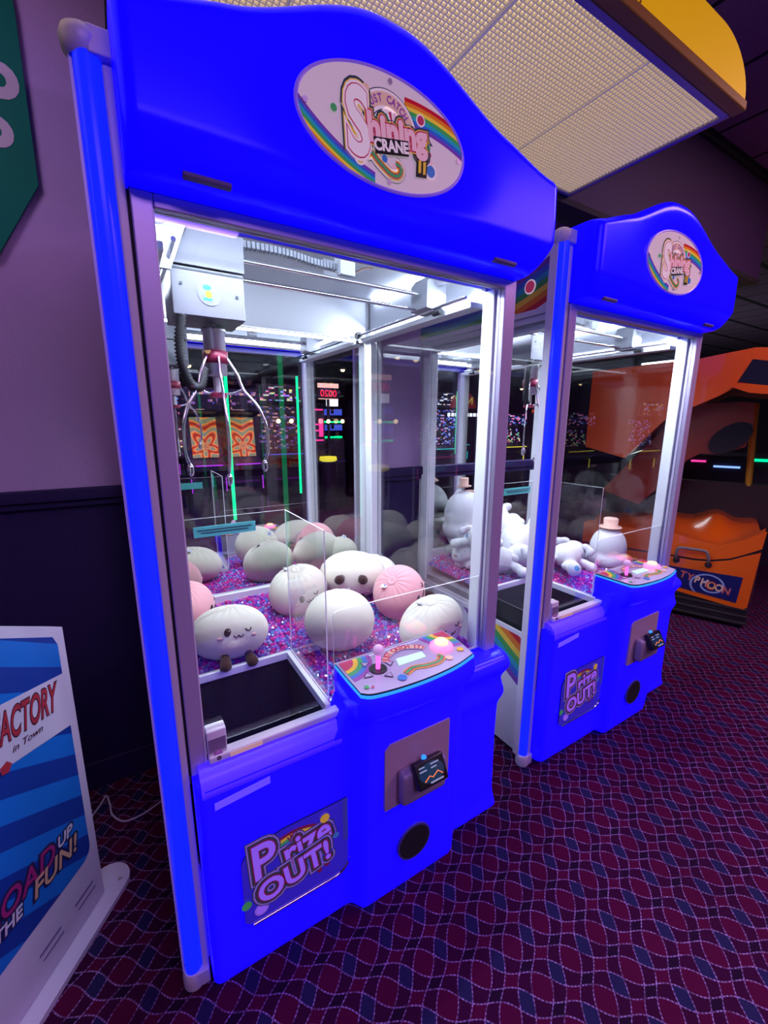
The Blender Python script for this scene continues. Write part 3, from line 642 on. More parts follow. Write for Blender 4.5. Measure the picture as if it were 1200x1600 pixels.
    MB().box(0.409, 0.424, -0.0665, -0.0645, 0.30, 0.440).build('door_margin', mat('blue_grey_strip', (0.06, 0.06, 0.3), 0.3, emis=(0.03, 0.03, 0.35), es=0.4), pd)
    # ---- marquee
    def mtop(x):
        q = abs(x - 0.545); return 2.162 + 0.040 * ss(0.52, 0.34, q) + 0.118 * ss(0.40, 0.02, q)
    def mbot(x): return 1.921 + 0.0 * x
    def mxr(z): return lin_pts([(1.91, 1.045), (1.96, 1.085), (2.0, 1.108), (2.06, 1.110), (2.14, 1.105), (2.17, 1.09)], z)
    def Pm(s, t):
        x = 0.030 + 1.05 * s; z = mbot(x) + (mtop(x) - mbot(x)) * t
        return 0.030 + (mxr(z) - 0.030) * s, z
    def Ym(x, z):
        dish = math.exp(-(((x - 0.54) / 0.25) ** 2 + ((z - 2.105) / 0.14) ** 2) ** 2)
        return -0.078 - 0.022 * ss(1.92, 2.0, z) + 0.014 * dish
    mq = MB().relief(Pm, Ym, 0.10, 0.030, 100, 50, W=1.05, H=0.30).build('marquee', BLUEM, root)
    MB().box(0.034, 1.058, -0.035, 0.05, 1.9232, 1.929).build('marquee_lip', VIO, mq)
    for sx_ in (0.118, 0.885):
        MB().rbox(sx_, sx_ + 0.085, -0.0790, -0.062, 1.925, 1.935, 0.003).build('vent_slot', mat('shaded_slot', (0.10, 0.06, 0.25), 0.6), mq)
    ov = disc(0.537, 2.107, 0.213, 0.111, 64)
    oi = disc(0.537, 2.107, 0.205, 0.104, 64)
    mb = MB(); n = 64
    vs = [(a, -0.093, b) for a, b in ov] + [(a, -0.099, b) for a, b in disc(0.537, 2.107, 0.2095, 0.108, 64)] + [(a, -0.095, b) for a, b in oi]
    mb.add(vs, [(k * n + i, (k + 1) * n + i, (k + 1) * n + (i + 1) % n, k * n + (i + 1) % n) for k in range(2) for i in range(n)], 0, True)
    mb.build('sign_rim', mat('sign_rim_plastic', (0.45, 0.35, 0.75), 0.2, emis=(0.1, 0.05, 1.0), es=0.25), mq)
    MB().prism(oi, -0.088, -0.096).build('sign_panel', SIGN, mq)
    logo_art(-0.0962).build('sign_logo', LOGO, mq)
    for a, b in ((0.537, 2.199), (0.345, 2.105), (0.729, 2.105), (0.537, 2.014)):
        MB().cyl((a, -0.095, b), (a, -0.099, b), 0.0055, n=12).build('sign_screw', STEEL, mq)
    # ---- gantry
    ga = MB().tube([(0.28, 0.285, 1.925), (1.0, 0.285, 1.925)], 0.006).tube([(0.28, 0.315, 1.885), (1.0, 0.315, 1.885)], 0.006).build('gantry_rail', CHROME, root)
    MB().box(0.28, 0.94, 0.292, 0.312, 1.930, 1.934).build('gantry_bar', GREYM, ga)
    MB().prism([(0.905, 1.880), (0.905, 1.960), (0.925, 1.985), (0.985, 1.985), (0.985, 1.870)], 0.25, 0.345, side=0).build('end_carriage', GREYM, ga, bevel=0.003)
    MB().cyl((0.95, 0.25, 1.965), (0.95, 0.19, 1.965), 0.016).build('gantry_motor', STEEL, ga)
    MB().cyl((0.935, 0.25, 1.862), (0.935, 0.21, 1.862), 0.010).build('guide_roller', BLACK, ga)
    MB().cyl((0.098, 0.20, 1.962), (0.098, 0.160, 1.962), 0.021).build('guide_roller', STEEL, ga)
    for xs in (0.115, 0.935):
        MB().tube([(xs, 0.09, 1.878), (xs, 0.80, 1.878)], 0.0055).build('side_rail', CHROME, root)
        MB().cyl((xs, 0.785, 1.878), (xs, 0.81, 1.878), 0.014).build('rail_stop', RUBBER, root)
        MB().box(xs + (0.02 if xs > 0.5 else -0.07), xs + (0.075 if xs > 0.5 else -0.02), 0.09, 0.83, 1.852, 1.870).build('rail_shelf', WHITEB, root, bevel=0.002)
    # perforated cable chain: a row of links
    chn = MB(); pth = bez([(0.31, 0.30, 1.970), (0.42, 0.30, 1.972), (0.52, 0.31, 1.966), (0.62, 0.33, 1.970)], 9)
    for a, b in zip(pth, pth[1:]): chn.box(a.x + 0.001, b.x - 0.001, a.y - 0.013, a.y + 0.013, a.z - 0.009, a.z + 0.009)
    chn.build('cable_chain', GREYM, root, bevel=0.002)
    MB().box(0.605, 0.640, 0.30, 0.335, 1.955, 2.036).box(0.60, 0.65, 0.28, 0.30, 1.94, 1.99).build('chain_bracket', WHITEB, root, bevel=0.002)
    MB().tube(bez([(0.63, 0.34, 1.985), (0.66, 0.36, 2.01), (0.70, 0.40, 1.99), (0.76, 0.42, 2.02), (0.80, 0.43, 2.03)], 8), 0.0025).build('loose_wire', mat('brown_wire', (0.25, 0.10, 0.06), 0.5), root)
    # ---- claw carriage
    cc = MB().box(0.118, 0.292, 0.225, 0.385, 1.758, 1.870).build('claw_carriage', GREYC, root, bevel=0.003)
    MB().prism([(0.120, 1.874), (0.170, 1.965), (0.296, 1.960), (0.294, 1.874)], 0.222, 0.385).build('carriage_hood', GREYC, cc, bevel=0.002)
    MB().prism([(0.074, 1.850), (0.118, 1.850), (0.172, 1.985), (0.074, 1.985)], 0.20, 0.212).build('carriage_bracket', GREYM, cc, bevel=0.002)
    MB().box(0.118, 0.292, 0.2235, 0.2245, 1.862, 1.866).cyl((0.140, 0.2245, 1.83), (0.140, 0.2225, 1.83), 0.0035, mi=0).cyl((0.272, 0.2245, 1.815), (0.272, 0.2225, 1.815), 0.0035).build('carriage_fixing', INK, cc)
    MB().prism(disc(0.206, 1.816, 0.030), 0.2246, 0.2240, mi=0).prism(disc(0.200, 1.828, 0.010, 0.006), 0.2240, 0.2236, mi=1).prism(disc(0.203, 1.812, 0.008, 0.009), 0.2240, 0.2236, mi=2).prism(disc(0.200, 1.801, 0.012, 0.004), 0.2240, 0.2236, mi=1).build('round_sticker', [mat('sticker_film', (0.21, 0.21, 0.25), 0.25), mat('teal_print', (0.03, 0.25, 0.25), 0.4), L_YEL], cc)
    # ---- claw
    c = (0.223, 0.305)
    cl = MB().cyl((c[0], c[1], 1.745), (c[0], c[1], 1.762), 0.008, mi=0).lathe([(0.0, 1.748), (0.030, 1.748), (0.032, 1.744), (0.032, 1.738), (0.029, 1.735), (0.029, 1.625), (0.012, 1.622), (0.0, 1.622)][::-1], (c[0], c[1], 0), mi=1).cyl((c[0], c[1], 1.62), (c[0], c[1], 1.575), 0.010, mi=0).build('claw', [STEEL, STEEL], root)
    MB().lathe([(0.0295, 1.688), (0.033, 1.688), (0.033, 1.655), (0.0295, 1.655)][::-1], (c[0], c[1], 0)).build('claw_band', RED, cl)
    MB().cyl((c[0], c[1], 1.578), (c[0], c[1], 1.565), 0.024).build('claw_hub', RED, cl)
    for a in (R(215), R(335), R(275)):
        d = Vector((math.cos(a), math.sin(a), 0)); P0 = Vector((c[0], c[1], 0))
        if a == R(275): path = [(0.030, 1.672), (0.038, 1.62), (0.055, 1.56), (0.070, 1.49), (0.072, 1.42), (0.060, 1.375), (0.052, 1.35)]
        else: path = [(0.030, 1.672), (0.055, 1.63), (0.070, 1.588), (0.105, 1.545), (0.128, 1.490), (0.130, 1.42), (0.118, 1.385)]
        pts = bez([P0 + d * q + Vector((0, 0, z)) for q, z in path], 6)
        f = MB().tube(pts, 0.0052, n=8, flat=0.7)
        f.tube(bez([P0 + d * q + Vector((0, 0, z)) for q, z in ((0.022, 1.575), (0.045, 1.578), (path[2][0], path[2][1]))], 5), 0.0035)
        # spoon tip
        e = pts[-1]; f.ball((e.x, e.y, e.z - 0.012), (0.009, 0.009, 0.018))
        f.build('claw_finger', CHROME, cl)
    hp = bez([(0.138, 0.235, 1.762), (0.128, 0.24, 1.70), (0.130, 0.245, 1.64), (0.148, 0.26, 1.595), (0.172, 0.27, 1.592), (0.190, 0.285, 1.64)], 14)
    MB().tube(hp, 0.011, n=12, rr=[0.0140 if k % 2 else 0.0090 for k in range(len(hp))]).build('coiled_hose', RUBBER, root)
    return root

c1 = build_crane()
tag(c1, 'near glowing blue claw crane machine filled with cream and pink dumpling plush', 'crane machine', 'blue claw crane machines')
c2 = dup(c1)
c2.location = (1.3612, 0.0610, 0); c2.rotation_euler = (0, 0, R(0.2875))
tag(c2, 'far glowing blue claw crane machine holding white spotted plush, beside the orange ride', 'crane machine', 'blue claw crane machines')
C2M = Matrix.Translation((1.3612, 0.0610, 0)) @ Matrix.Rotation(R(0.2875), 4, 'Z')

# ------------------------------------------------------------------ beads
def bead_mat():
    m, nt, b = nt_new('faceted_acrylic_beads')
    at = nt.nodes.new('ShaderNodeVertexColor'); at.layer_name = 'bead'
    nt.links.new(at.outputs[0], b.inputs['Base Color'])
    b.inputs['Roughness'].default_value = 0.08; b.inputs['Specular IOR Level'].default_value = 0.9; b.inputs['Coat Weight'].default_value = 0.5
    return m
BEADM = bead_mat()
def bed_z(x, y): return 0.668 + 0.050 * max(0, y) / 0.83 + 0.006 * math.sin(x * 9 + y * 5)
def beads():
    ph = (1 + 5 ** 0.5) / 2
    V = [Vector(v).normalized() for v in ((-1, ph, 0), (1, ph, 0), (-1, -ph, 0), (1, -ph, 0), (0, -1, ph), (0, 1, ph), (0, -1, -ph), (0, 1, -ph), (ph, 0, -1), (ph, 0, 1), (-ph, 0, -1), (-ph, 0, 1))]
    F = [(0, 11, 5), (0, 5, 1), (0, 1, 7), (0, 7, 10), (0, 10, 11), (1, 5, 9), (5, 11, 4), (11, 10, 2), (10, 7, 6), (7, 1, 8), (3, 9, 4), (3, 4, 2), (3, 2, 6), (3, 6, 8), (3, 8, 9), (4, 9, 5), (2, 4, 11), (6, 2, 10), (8, 6, 7), (9, 8, 1)]
    PAL = [(0.62, 0.02, 0.26), (0.75, 0.04, 0.33), (0.16, 0.20, 0.62), (0.10, 0.28, 0.62), (0.30, 0.18, 0.68), (0.42, 0.40, 0.75), (0.34, 0.03, 0.42), (0.46, 0.04, 0.46), (0.20, 0.06, 0.52), (0.70, 0.03, 0.30)]
    vs = []; fs = []; cols = []
    sp = 0.0142
    for layer in range(2):
        y = 0.05 + layer * sp / 2
        while y < 0.825:
            x = 0.045 + layer * sp / 2
            while x < 1.02:
                if x > 0.418 or y > 0.355:
                    px = x + random.uniform(-.004, .004); py = y + random.uniform(-.004, .004)
                    if px < 0.418 and py < 0.355: px = 0.42
                    r = random.uniform(0.0070, 0.0105); q = Matrix.Rotation(random.uniform(0, 6), 3, Vector((random.random(), random.random(), random.random() + .1)).normalized())
                    o = len(vs); cpt = Vector((px, py, bed_z(px, py) + layer * 0.008 + random.uniform(0, 0.004)))
                    vs += [tuple(cpt + q @ (v * r)) for v in V]; fs += [(a + o, b + o, c_ + o) for a, b, c_ in F]
                    k = random.random()
                    # drifts of magenta and of blue through the bed
                    dr = math.sin(px * 17 + 3 * math.sin(py * 11)) + math.sin(py * 23 + px * 5)
                    c_ = random.choice(PAL[:2] + PAL[6:8]) if (dr > 0.2 and k < 0.6) else random.choice(PAL)
                    cols += [(c_[0] * .8, c_[1] * .7, c_[2] * .85, 1)] * 12
                x += sp
            y += sp
    me = bpy.data.meshes.new('bead_bed'); me.from_pydata(vs, [], fs); me.materials.append(BEADM)
    ca = me.color_attributes.new('bead', 'FLOAT_COLOR', 'POINT'); flatc = [q for c_ in cols for q in c_]; ca.data.foreach_set('color', flatc)
    return me
bm_ = beads()
b1 = bpy.data.objects.new('bead_bed', bm_); COL.objects.link(b1)
tag(b1, 'loose magenta and blue plastic beads covering the floor of the near crane machine', 'beads', kind='stuff')
b2 = bpy.data.objects.new('bead_bed', bm_); COL.objects.link(b2); b2.matrix_world = C2M
tag(b2, 'loose magenta and blue plastic beads under the white plush in the far crane machine', 'beads', kind='stuff')

# ------------------------------------------------------------------ dumpling plush
def plush_mat(n, c, c2=None):
    m, nt, b = nt_new(n)
    b.inputs['Base Color'].default_value = (*c, 1); b.inputs['Roughness'].default_value = 0.95; b.inputs['Sheen Weight'].default_value = 0.3; b.inputs['Specular IOR Level'].default_value = 0.1
    tc = nt.nodes.new('ShaderNodeTexCoord'); nz = nt.nodes.new('ShaderNodeTexNoise'); nz.inputs['Scale'].default_value = 260; nt.links.new(tc.outputs['Object'], nz.inputs['Vector'])
    bp = nt.nodes.new('ShaderNodeBump'); bp.inputs['Strength'].default_value = 0.25; bp.inputs['Distance'].default_value = 0.002
    nt.links.new(nz.outputs['Fac'], bp.inputs['Height']); nt.links.new(bp.outputs['Normal'], b.inputs['Normal'])
    if c2:
        vo = nt.nodes.new('ShaderNodeTexVoronoi'); vo.inputs['Scale'].default_value = 12; nt.links.new(tc.outputs['Object'], vo.inputs['Vector'])
        nt.links.new(mixc(nt, E(nt, vo.outputs['Distance']).lt(0.20), tuple(c), tuple(c2)), b.inputs['Base Color'])
    return m
CREAM = plush_mat('cream_plush', (0.80, 0.77, 0.62)); PINK = plush_mat('pink_plush', (0.84, 0.42, 0.44)); BROWN = plush_mat('dark_brown_plush', (0.05, 0.022, 0.020))
STITCH = mat('brown_stitching', (0.06, 0.03, 0.03), 0.7); CHEEK = plush_mat('cheek_felt', (0.72, 0.42, 0.40)); TAGM = mat('satin_care_tag', (0.7, 0.7, 0.78), 0.4)
def dumpling(body_m, R3, kinds=(1, 1, 1)):
    """cream/pink bun: gathered knot on +z, face toward -y, stubby legs under the face"""
    a, b, c = R3
    root = empty('dumpling_plush')
    def surf(lon, th, off=0.0):
        s_ = math.sin(th); q = max(0.0, 1 - (th / 0.85) ** 2)
        pl = 1 - 0.045 * q * (1 - abs(math.sin(lon * 8.5 + 0.6 * math.sin(lon * 3)))) ** 2 - 0.05 * math.exp(-(th / 0.16) ** 2)
        ex = 0.90
        sx_ = math.copysign(abs(s_) ** ex, s_); cz = math.copysign(abs(math.cos(th)) ** 1.0, math.cos(th))
        return Vector(((a + off) * pl * sx_ * math.cos(lon), (b + off) * pl * sx_ * math.sin(lon), (c + off) * pl * cz * (0.92 if cz < 0 else 1)))
    nu, nv = 102, 44; vs = [tuple(surf(0, 0))]; 
    for j in range(1, nv):
        for i in range(nu): vs.append(tuple(surf(2 * PI * i / nu, PI * j / nv)))
    vs.append(tuple(surf(0, PI))); T = len(vs) - 1
    fs = [(0, 1 + i, 1 + (i + 1) % nu) for i in range(nu)]
    for j in range(nv - 2):
        for i in range(nu): q = 1 + j * nu; fs.append((q + i, q + nu + i, q + nu + (i + 1) % nu, q + (i + 1) % nu))
    q = 1 + (nv - 2) * nu; fs += [(q + (i + 1) % nu, q + i, T) for i in range(nu)]
    MB().add(vs, fs, 0, True).build('body', body_m, root)
    k = surf(0, 0.02); MB().lathe([(0.0, 0.002), (0.010, 0.009), (0.018, 0.008), (0.020, 0.001), (0.016, -0.008)], (0, 0, k.z)).build('gathered_knot', body_m, root)
    L = lambda dl: -PI / 2 + dl
    e = surf(L(-0.30), 1.30, 0.001); MB().ball(e, (0.0110, 0.005, 0.0145), n=14, m=8).ball(e + Vector((0.003, -0.004, 0.005)), 0.0025, n=8, m=6, mi=1).build('eye', [STITCH, TAGM], root)
    MB().tube([surf(L(0.24 + 0.085 * q), 1.24 + 0.09 * math.sin(PI * (q + 1) / 2), 0.0008) for q in (-1, -.5, 0, .5, 1)], 0.0022, 6).build('winking_eye', STITCH, root)
    MB().tube([surf(L(-0.03 + 0.12 * q), 1.42 + 0.075 * abs(math.sin(PI * (q + 1))), 0.0008) for q in [-1 + 0.125 * i for i in range(17)]], 0.0022, 6).build('mouth', STITCH, root)
    for dl in (-0.45, 0.36):
        e = surf(L(dl), 1.50, -0.002); MB().ball(e, (0.013, 0.005, 0.006), n=12, m=8).build('cheek', CHEEK, root)
    for sgn in (-1, 1):
        p = surf(L(0.42 * sgn), 2.30, -0.02); d = Vector((0.12 * sgn, -0.62, -0.5)).normalized()
        pts = [p + d * t for t in (0.0, 0.025, 0.052, 0.066, 0.073)]
        MB().tube(pts, 0.014, 12, rr=[0.012, 0.013, 0.018, 0.017, 0.007]).build('leg', BROWN, root)
    p = surf(2.2, 0.28, 0.003); Mt = Matrix.Translation(p) @ Matrix.Rotation(0.5, 4, 'Y')
    MB().box(-0.016, 0.020, -0.012, 0.012, 0, 0.001, 0, Mt).box(-0.008, 0.014, -0.006, 0.0, 0.0011, 0.0014, 1, Mt).build('care_tag', [TAGM, L_BLUE], root)
    return root
proto_c = dumpling(CREAM, (0.128, 0.098, 0.096)); proto_p = dumpling(PINK, (0.106, 0.104, 0.100))
used = set()
def put(proto, loc, k, f, sc, label):
    """k: where the gathered knot points, f: where the face looks"""
    o = proto if proto.name not in used else dup(proto)
    used.add(proto.name)
    k = Vector(k).normalized(); f = Vector(f); f = (f - k * f.dot(k)).normalized(); yv = -f; xv = yv.cross(k)
    o.location = loc; o.rotation_euler = Matrix((xv, yv, k)).transposed().to_euler(); o.scale = sc if isinstance(sc, tuple) else (sc,) * 3
    tag(o, label, 'plush toy', 'dumpling plush in the near crane machine'); return o
put(proto_c, (0.228, 0.435, 0.785), (0.12, 0.18, 0.95), (0.12, -0.95, 0.15), (1.04, 1.0, 0.98), 'cream dumpling plush with winking face and brown legs right behind the prize chute')
put(proto_p, (0.120, 0.690, 0.800), (0.05, -0.25, 0.95), (0.9, -0.3, 0), (1.05, 1.0, 1.0), 'pink dumpling plush at the left frame behind the winking cream one')
put(proto_c, (0.550, 0.635, 0.802), (-0.15, -0.20, 0.95), (0.10, -0.98, 0.1), (0.98, 1.1, 1.12), 'cream dumpling plush in mid machine with its small face turned right')
put(proto_c, (0.810, 0.640, 0.825), (0.25, 0.45, -0.85), (-0.4, -0.7, -0.5), (1.17, 1.08, 1.12), 'cream dumpling plush showing its smooth underside with two brown legs')
put(proto_c, (0.580, 0.295, 0.800), (0.35, 0.75, 0.5), (0.2, 0.6, -0.7), (0.98, 1.16, 1.14), 'plain round cream plush ball beside the clear guard, no face visible')
put(proto_c, (0.935, 0.665, 0.800), (0.3, 0.2, 0.9), (0.6, 0.6, 0), 0.90, 'cream plush mostly hidden between the pink plush and the right glass')
put(proto_p, (0.902, 0.395, 0.803), (-0.58, -0.36, 0.72), (0.35, -0.90, 0.35), (1.08, 1.04, 1.08), 'pink dumpling plush with radiating pleats near the right glass')
put(proto_c, (0.866, 0.128, 0.784), (-0.16, -0.12, 0.95), (0.18, -0.97, 0.1), (1.05, 1.0, 1.0), 'cream dumpling plush with its face to the right, behind the control panel')

# ------------------------------------------------------------------ white plush in the far machine
WPL = plush_mat('white_spotted_plush', (0.78, 0.79, 0.82), (0.12, 0.36, 0.66)); WPP = plush_mat('white_plush', (0.74, 0.74, 0.80)); PEACH = plush_mat('peach_felt', (0.80, 0.50, 0.40)); SKY = plush_mat('sky_blue_plush', (0.35, 0.58, 0.72))
def blob(name, balls, m, parent, vox=0.006):
    mb = MB()
    for c_, r, *q in balls:
        Mx = Matrix.Translation(c_) @ (Matrix.Rotation(R(q[0]), 4, q[1]) if q else Matrix.Identity(4)); mb.ball((0, 0, 0), r, M=Mx, n=22, m=14)
    o = mb.build(name, m, parent)
    rm = o.modifiers.new('r', 'REMESH'); rm.mode = 'VOXEL'; rm.voxel_size = vox; rm.use_smooth_shade = True
    sm = o.modifiers.new('s', 'SMOOTH'); sm.iterations = 6; sm.factor = 0.6
    dg = bpy.context.evaluated_depsgraph_get(); dg.update()
    me = bpy.data.meshes.new_from_object(o.evaluated_get(dg)); me.name = name
    o.modifiers.clear(); o.data = me
    for p in me.polygons: p.use_smooth = True
    return o
def spotted():
    r = empty('spotted_plush')
    blob('body', [((0, 0, 0), (0.085, 0.062, 0.058)), ((-0.115, 0, 0.012), (0.058, 0.056, 0.050)), ((-0.155, 0, -0.002), (0.032, 0.036, 0.028)),
                  ((-0.055, -0.070, -0.018), (0.022, 0.045, 0.020)), ((-0.055, 0.070, -0.018), (0.022, 0.045, 0.020)), ((-0.060, -0.105, -0.025), (0.026, 0.026, 0.024)), ((-0.060, 0.105, -0.025), (0.026, 0.026, 0.024)),
                  ((0.085, -0.050, -0.022), (0.055, 0.026, 0.025), 25, 'Z'), ((0.085, 0.050, -0.022), (0.055, 0.026, 0.025), -25, 'Z'), ((0.135, -0.075, -0.018), (0.024, 0.030, 0.032)), ((0.135, 0.075, -0.018), (0.024, 0.030, 0.032))], WPL, r)
    for s_ in (-1, 1):
        blob('ear', [((-0.105, 0.048 * s_, 0.050), (0.020, 0.022, 0.016)), ((-0.098, 0.075 * s_, 0.035), (0.018, 0.020, 0.022))], WPP, r)
    MB().ball((-0.184, 0, 0.006), (0.006, 0.009, 0.006), n=12, m=8).build('nose', CHEEK, r)
    for s_ in (-1, 1): MB().ball((-0.157, 0.026 * s_, 0.028), (0.004, 0.004, 0.005), n=10, m=6).build('eye', STITCH, r)
    return r
def hatted():
    r = empty('hatted_plush')
    blob('body', [((0, 0, 0.0), (0.098, 0.092, 0.120)), ((0, 0.0, -0.055), (0.108, 0.100, 0.062)), ((-0.105, -0.055, -0.07), (0.055, 0.030, 0.028), 30, 'Z'), ((0.105, -0.055, -0.07), (0.055, 0.030, 0.028), -30, 'Z'), ((0.0, -0.13, -0.088), (0.030, 0.045, 0.022))], WPP, r)
    MB().lathe([(0.0, 0.058), (0.034, 0.056), (0.038, 0.050), (0.036, 0.006), (0.058, 0.008), (0.060, 0.002), (0.034, -0.004), (0.0, -0.004)][::-1], (0, 0, 0.116)).build('hat', PEACH, r)
    for s_ in (-1, 1): MB().ball((0.034 * s_, -0.086, 0.045), (0.006, 0.004, 0.008), n=10, m=6).build('eye', STITCH, r)
    MB().ball((0, -0.096, 0.026), (0.012, 0.008, 0.007), n=10, m=6).build('nose', CHEEK, r)
    return r
proto_s = spotted(); proto_h = hatted()
def put2(proto, loc, rot, sc, label, grp):
    o = proto if proto.name not in used else dup(proto)
    used.add(proto.name); o.matrix_world = C2M @ Matrix.LocRotScale(Vector(loc), __import__('mathutils').Euler([R(q) for q in rot]), Vector((sc,) * 3))
    tag(o, label, 'plush toy', grp); return o
GH = 'hatted white plush in the far crane machine'; GS = 'white plush with blue spots in the far crane machine'
put2(proto_h, (0.935, 0.270, 0.800), (0, 0, 150), 1.0, 'white plush in a peach top hat sitting behind the far control panel', GH)
ph2 = put2(proto_h, (0.215, 0.690, 0.985), (0, 4, 100), 1.20, 'white plush with a small peach hat on top of the heap by the mirror', GH)
for k_ in kids(ph2):
    if k_.name.startswith('hat'): k_.scale = (0.55, 0.55, 0.75); k_.location = (0, 0, 0.05)
put2(proto_s, (0.275, 0.490, 0.775), (0, 0, 165), 1.25, 'white blue-spotted plush lying face down at the left glass, front of the heap', GS)
put2(proto_s, (0.290, 0.655, 0.795), (8, 0, 15), 1.20, 'white spotted plush lying under the small hatted one', GS)
put2(proto_s, (0.205, 0.600, 0.885), (0, 12, 60), 1.10, 'white spotted plush across the middle of the heap against the left glass', GS)
put2(proto_s, (0.480, 0.560, 0.820), (-30, -45, 20), 1.55, 'white spotted plush slumped upright in the middle of the far machine', GS)
put2(proto_s, (0.650, 0.335, 0.780), (-10, -8, 200), 1.20, 'white spotted plush stretched out with its head toward the hatted plush', GS)
put2(proto_s, (0.530, 0.690, 0.885), (10, -50, 70), 1.10, 'white spotted plush leaning on the mirror behind the slumped one', GS)
put2(proto_s, (0.770, 0.680, 0.780), (0, 0, 15), 1.10, 'white spotted plush lying at the back right of the far machine', GS)

# ------------------------------------------------------------------ standee at left
sd = empty('floor_standee', (-0.222, 0.394, 0), math.atan2(0.82, 0.57))
tag(sd, 'white framed floor standee with blue ray graphic and red factory lettering at left edge', 'sign stand')
LIL = mat('white_standee_plastic', (0.50, 0.45, 0.60), 0.5)
MB().prism([(-0.75, 0.02), (0.0, 0.02), (0.006, 0.94), (-0.75, 1.33)], 0.0, 0.028).build('panel', LIL, sd, bevel=0.004)
bo = [(-0.85, -0.062), (-0.0, -0.062)] + [(0.035 + 0.062 * math.sin(t), -0.062 * math.cos(t)) for t in [PI * k / 12 for k in range(13)]] + [(-0.85, 0.062)]
MB().prism([(a, b + 0.014) for a, b in bo], 0.0, 0.016, axis='z').build('base', LIL, sd, bevel=0.003)
def rays_mat():
    m, nt, b = nt_new('blue_ray_graphic')
    x, y, z = coords(nt)
    st = ((z + x * 0.62 - 0.40) * (PI / 0.07)).sin().gt(0.0)
    nt.links.new(mixc(nt, st, (0.003, 0.030, 0.26), (0.003, 0.125, 0.52)), b.inputs['Base Color']); b.inputs['Roughness'].default_value = 0.45
    return m
gp = [(-0.70, 0.205), (-0.06, 0.205)] + [(-0.06 + 0.035 * math.sin(t), 0.24 - 0.035 * math.cos(t)) for t in [PI / 2 * k / 6 for k in range(1, 7)]] + [(-0.018, 0.90), (-0.03, 0.928), (-0.70, 1.27)]
gr = MB().prism(gp, -0.001, -0.0004, mi=0)
gr.prism([(-0.70, 0.93), (-0.018, 0.812), (-0.020, 0.650), (-0.70, 0.77)][::-1], -0.002, -0.0012, mi=1)
gr.build('graphic', [rays_mat(), LIL], sd)
FR = mat('factory_red', (0.35, 0.02, 0.04), 0.5); FO = mat('factory_dark_outline', (0.05, 0.01, 0.03), 0.5); MG = mat('magenta_lettering', (0.28, 0.01, 0.14), 0.5); TN = mat('tan_lettering', (0.52, 0.30, 0.20), 0.5); DN = mat('navy_outline', (0.01, 0.008, 0.06), 0.5)
lt = MB()
lt.text('FACTORY', FM(-0.143, -0.0024, 0.772, 1, R(-7)), 0.108, 0.005, 0.0003, 1, shear=0.15, sx=0.37)
lt.text('FACTORY', FM(-0.143, -0.0030, 0.772, 1, R(-7)), 0.108, 0.001, 0.0003, 0, shear=0.15, sx=0.37)
lt.text('in Town', FM(-0.150, -0.0030, 0.712, 1, R(-4)), 0.026, 0.0, 0.0003, 1, shear=0.3)
lt.prism(disc(-0.215, 0.685, 0.016, n=5), -0.0030, -0.0024, mi=0)
LM = [FR, FO, MG, TN, DN, LIL]
lt.build('factory_lettering', LM, sd)
lt = MB()
for off, mi, d in ((0.008, 4, 0.0016), (0.001, 2, 0.0024)): lt.text('LOAD', FM(-0.236, -d, 0.348, 1, R(-2)), 0.085, off, 0.0003, mi, shear=0.2, sx=0.85)
for off, mi, d in ((0.006, 4, 0.0018), (0.001, 5, 0.0026)): lt.text('UP', FM(-0.102, -d, 0.352), 0.045, off, 0.0003, mi, shear=0.2, sx=0.95)
for off, mi, d in ((0.007, 4, 0.0020), (0.001, 3, 0.0028)): lt.text('FUN!', FM(-0.142, -d, 0.300, 1, R(-2)), 0.072, off, 0.0003, mi, shear=0.2, sx=0.92)
for off, mi, d in ((0.006, 4, 0.0020), (0.001, 5, 0.0028)): lt.text('THE', FM(-0.285, -d, 0.298), 0.045, off, 0.0003, mi, shear=0.2, sx=0.9)
lt.build('slogan_lettering', LM, sd)
for a, b in ((-0.106, -0.036), (-0.228, -0.159)):
    MB().box(a, b, -0.0014, -0.0002, 0.108, 0.114).box(a + 0.008, b + 0.006, -0.0014, -0.0002, 0.085, 0.089).build('slot', mat('slot_shadow_gap', (0.12, 0.09, 0.22), 0.6), sd)
MB().cyl((0.045, -0.02, 0.016), (0.045, -0.02, 0.018), 0.006).build('base_screw', STEEL, sd)
cb = MB().tube(bez([(-0.30, 0.71, 0.005), (-0.245, 0.80, 0.005), (-0.228, 0.835, 0.005), (-0.214, 0.78, 0.005), (-0.205, 0.72, 0.005), (-0.165, 0.665, 0.005), (-0.10, 0.665, 0.005), (-0.02, 0.70, 0.005), (0.05, 0.74, 0.005)], 10), 0.0035, 8).build('power_cable', mat('grey_white_cable', (0.42, 0.35, 0.5), 0.5))
tag(cb, 'thin pale power cable curling over the carpet behind the near machine', 'cable')

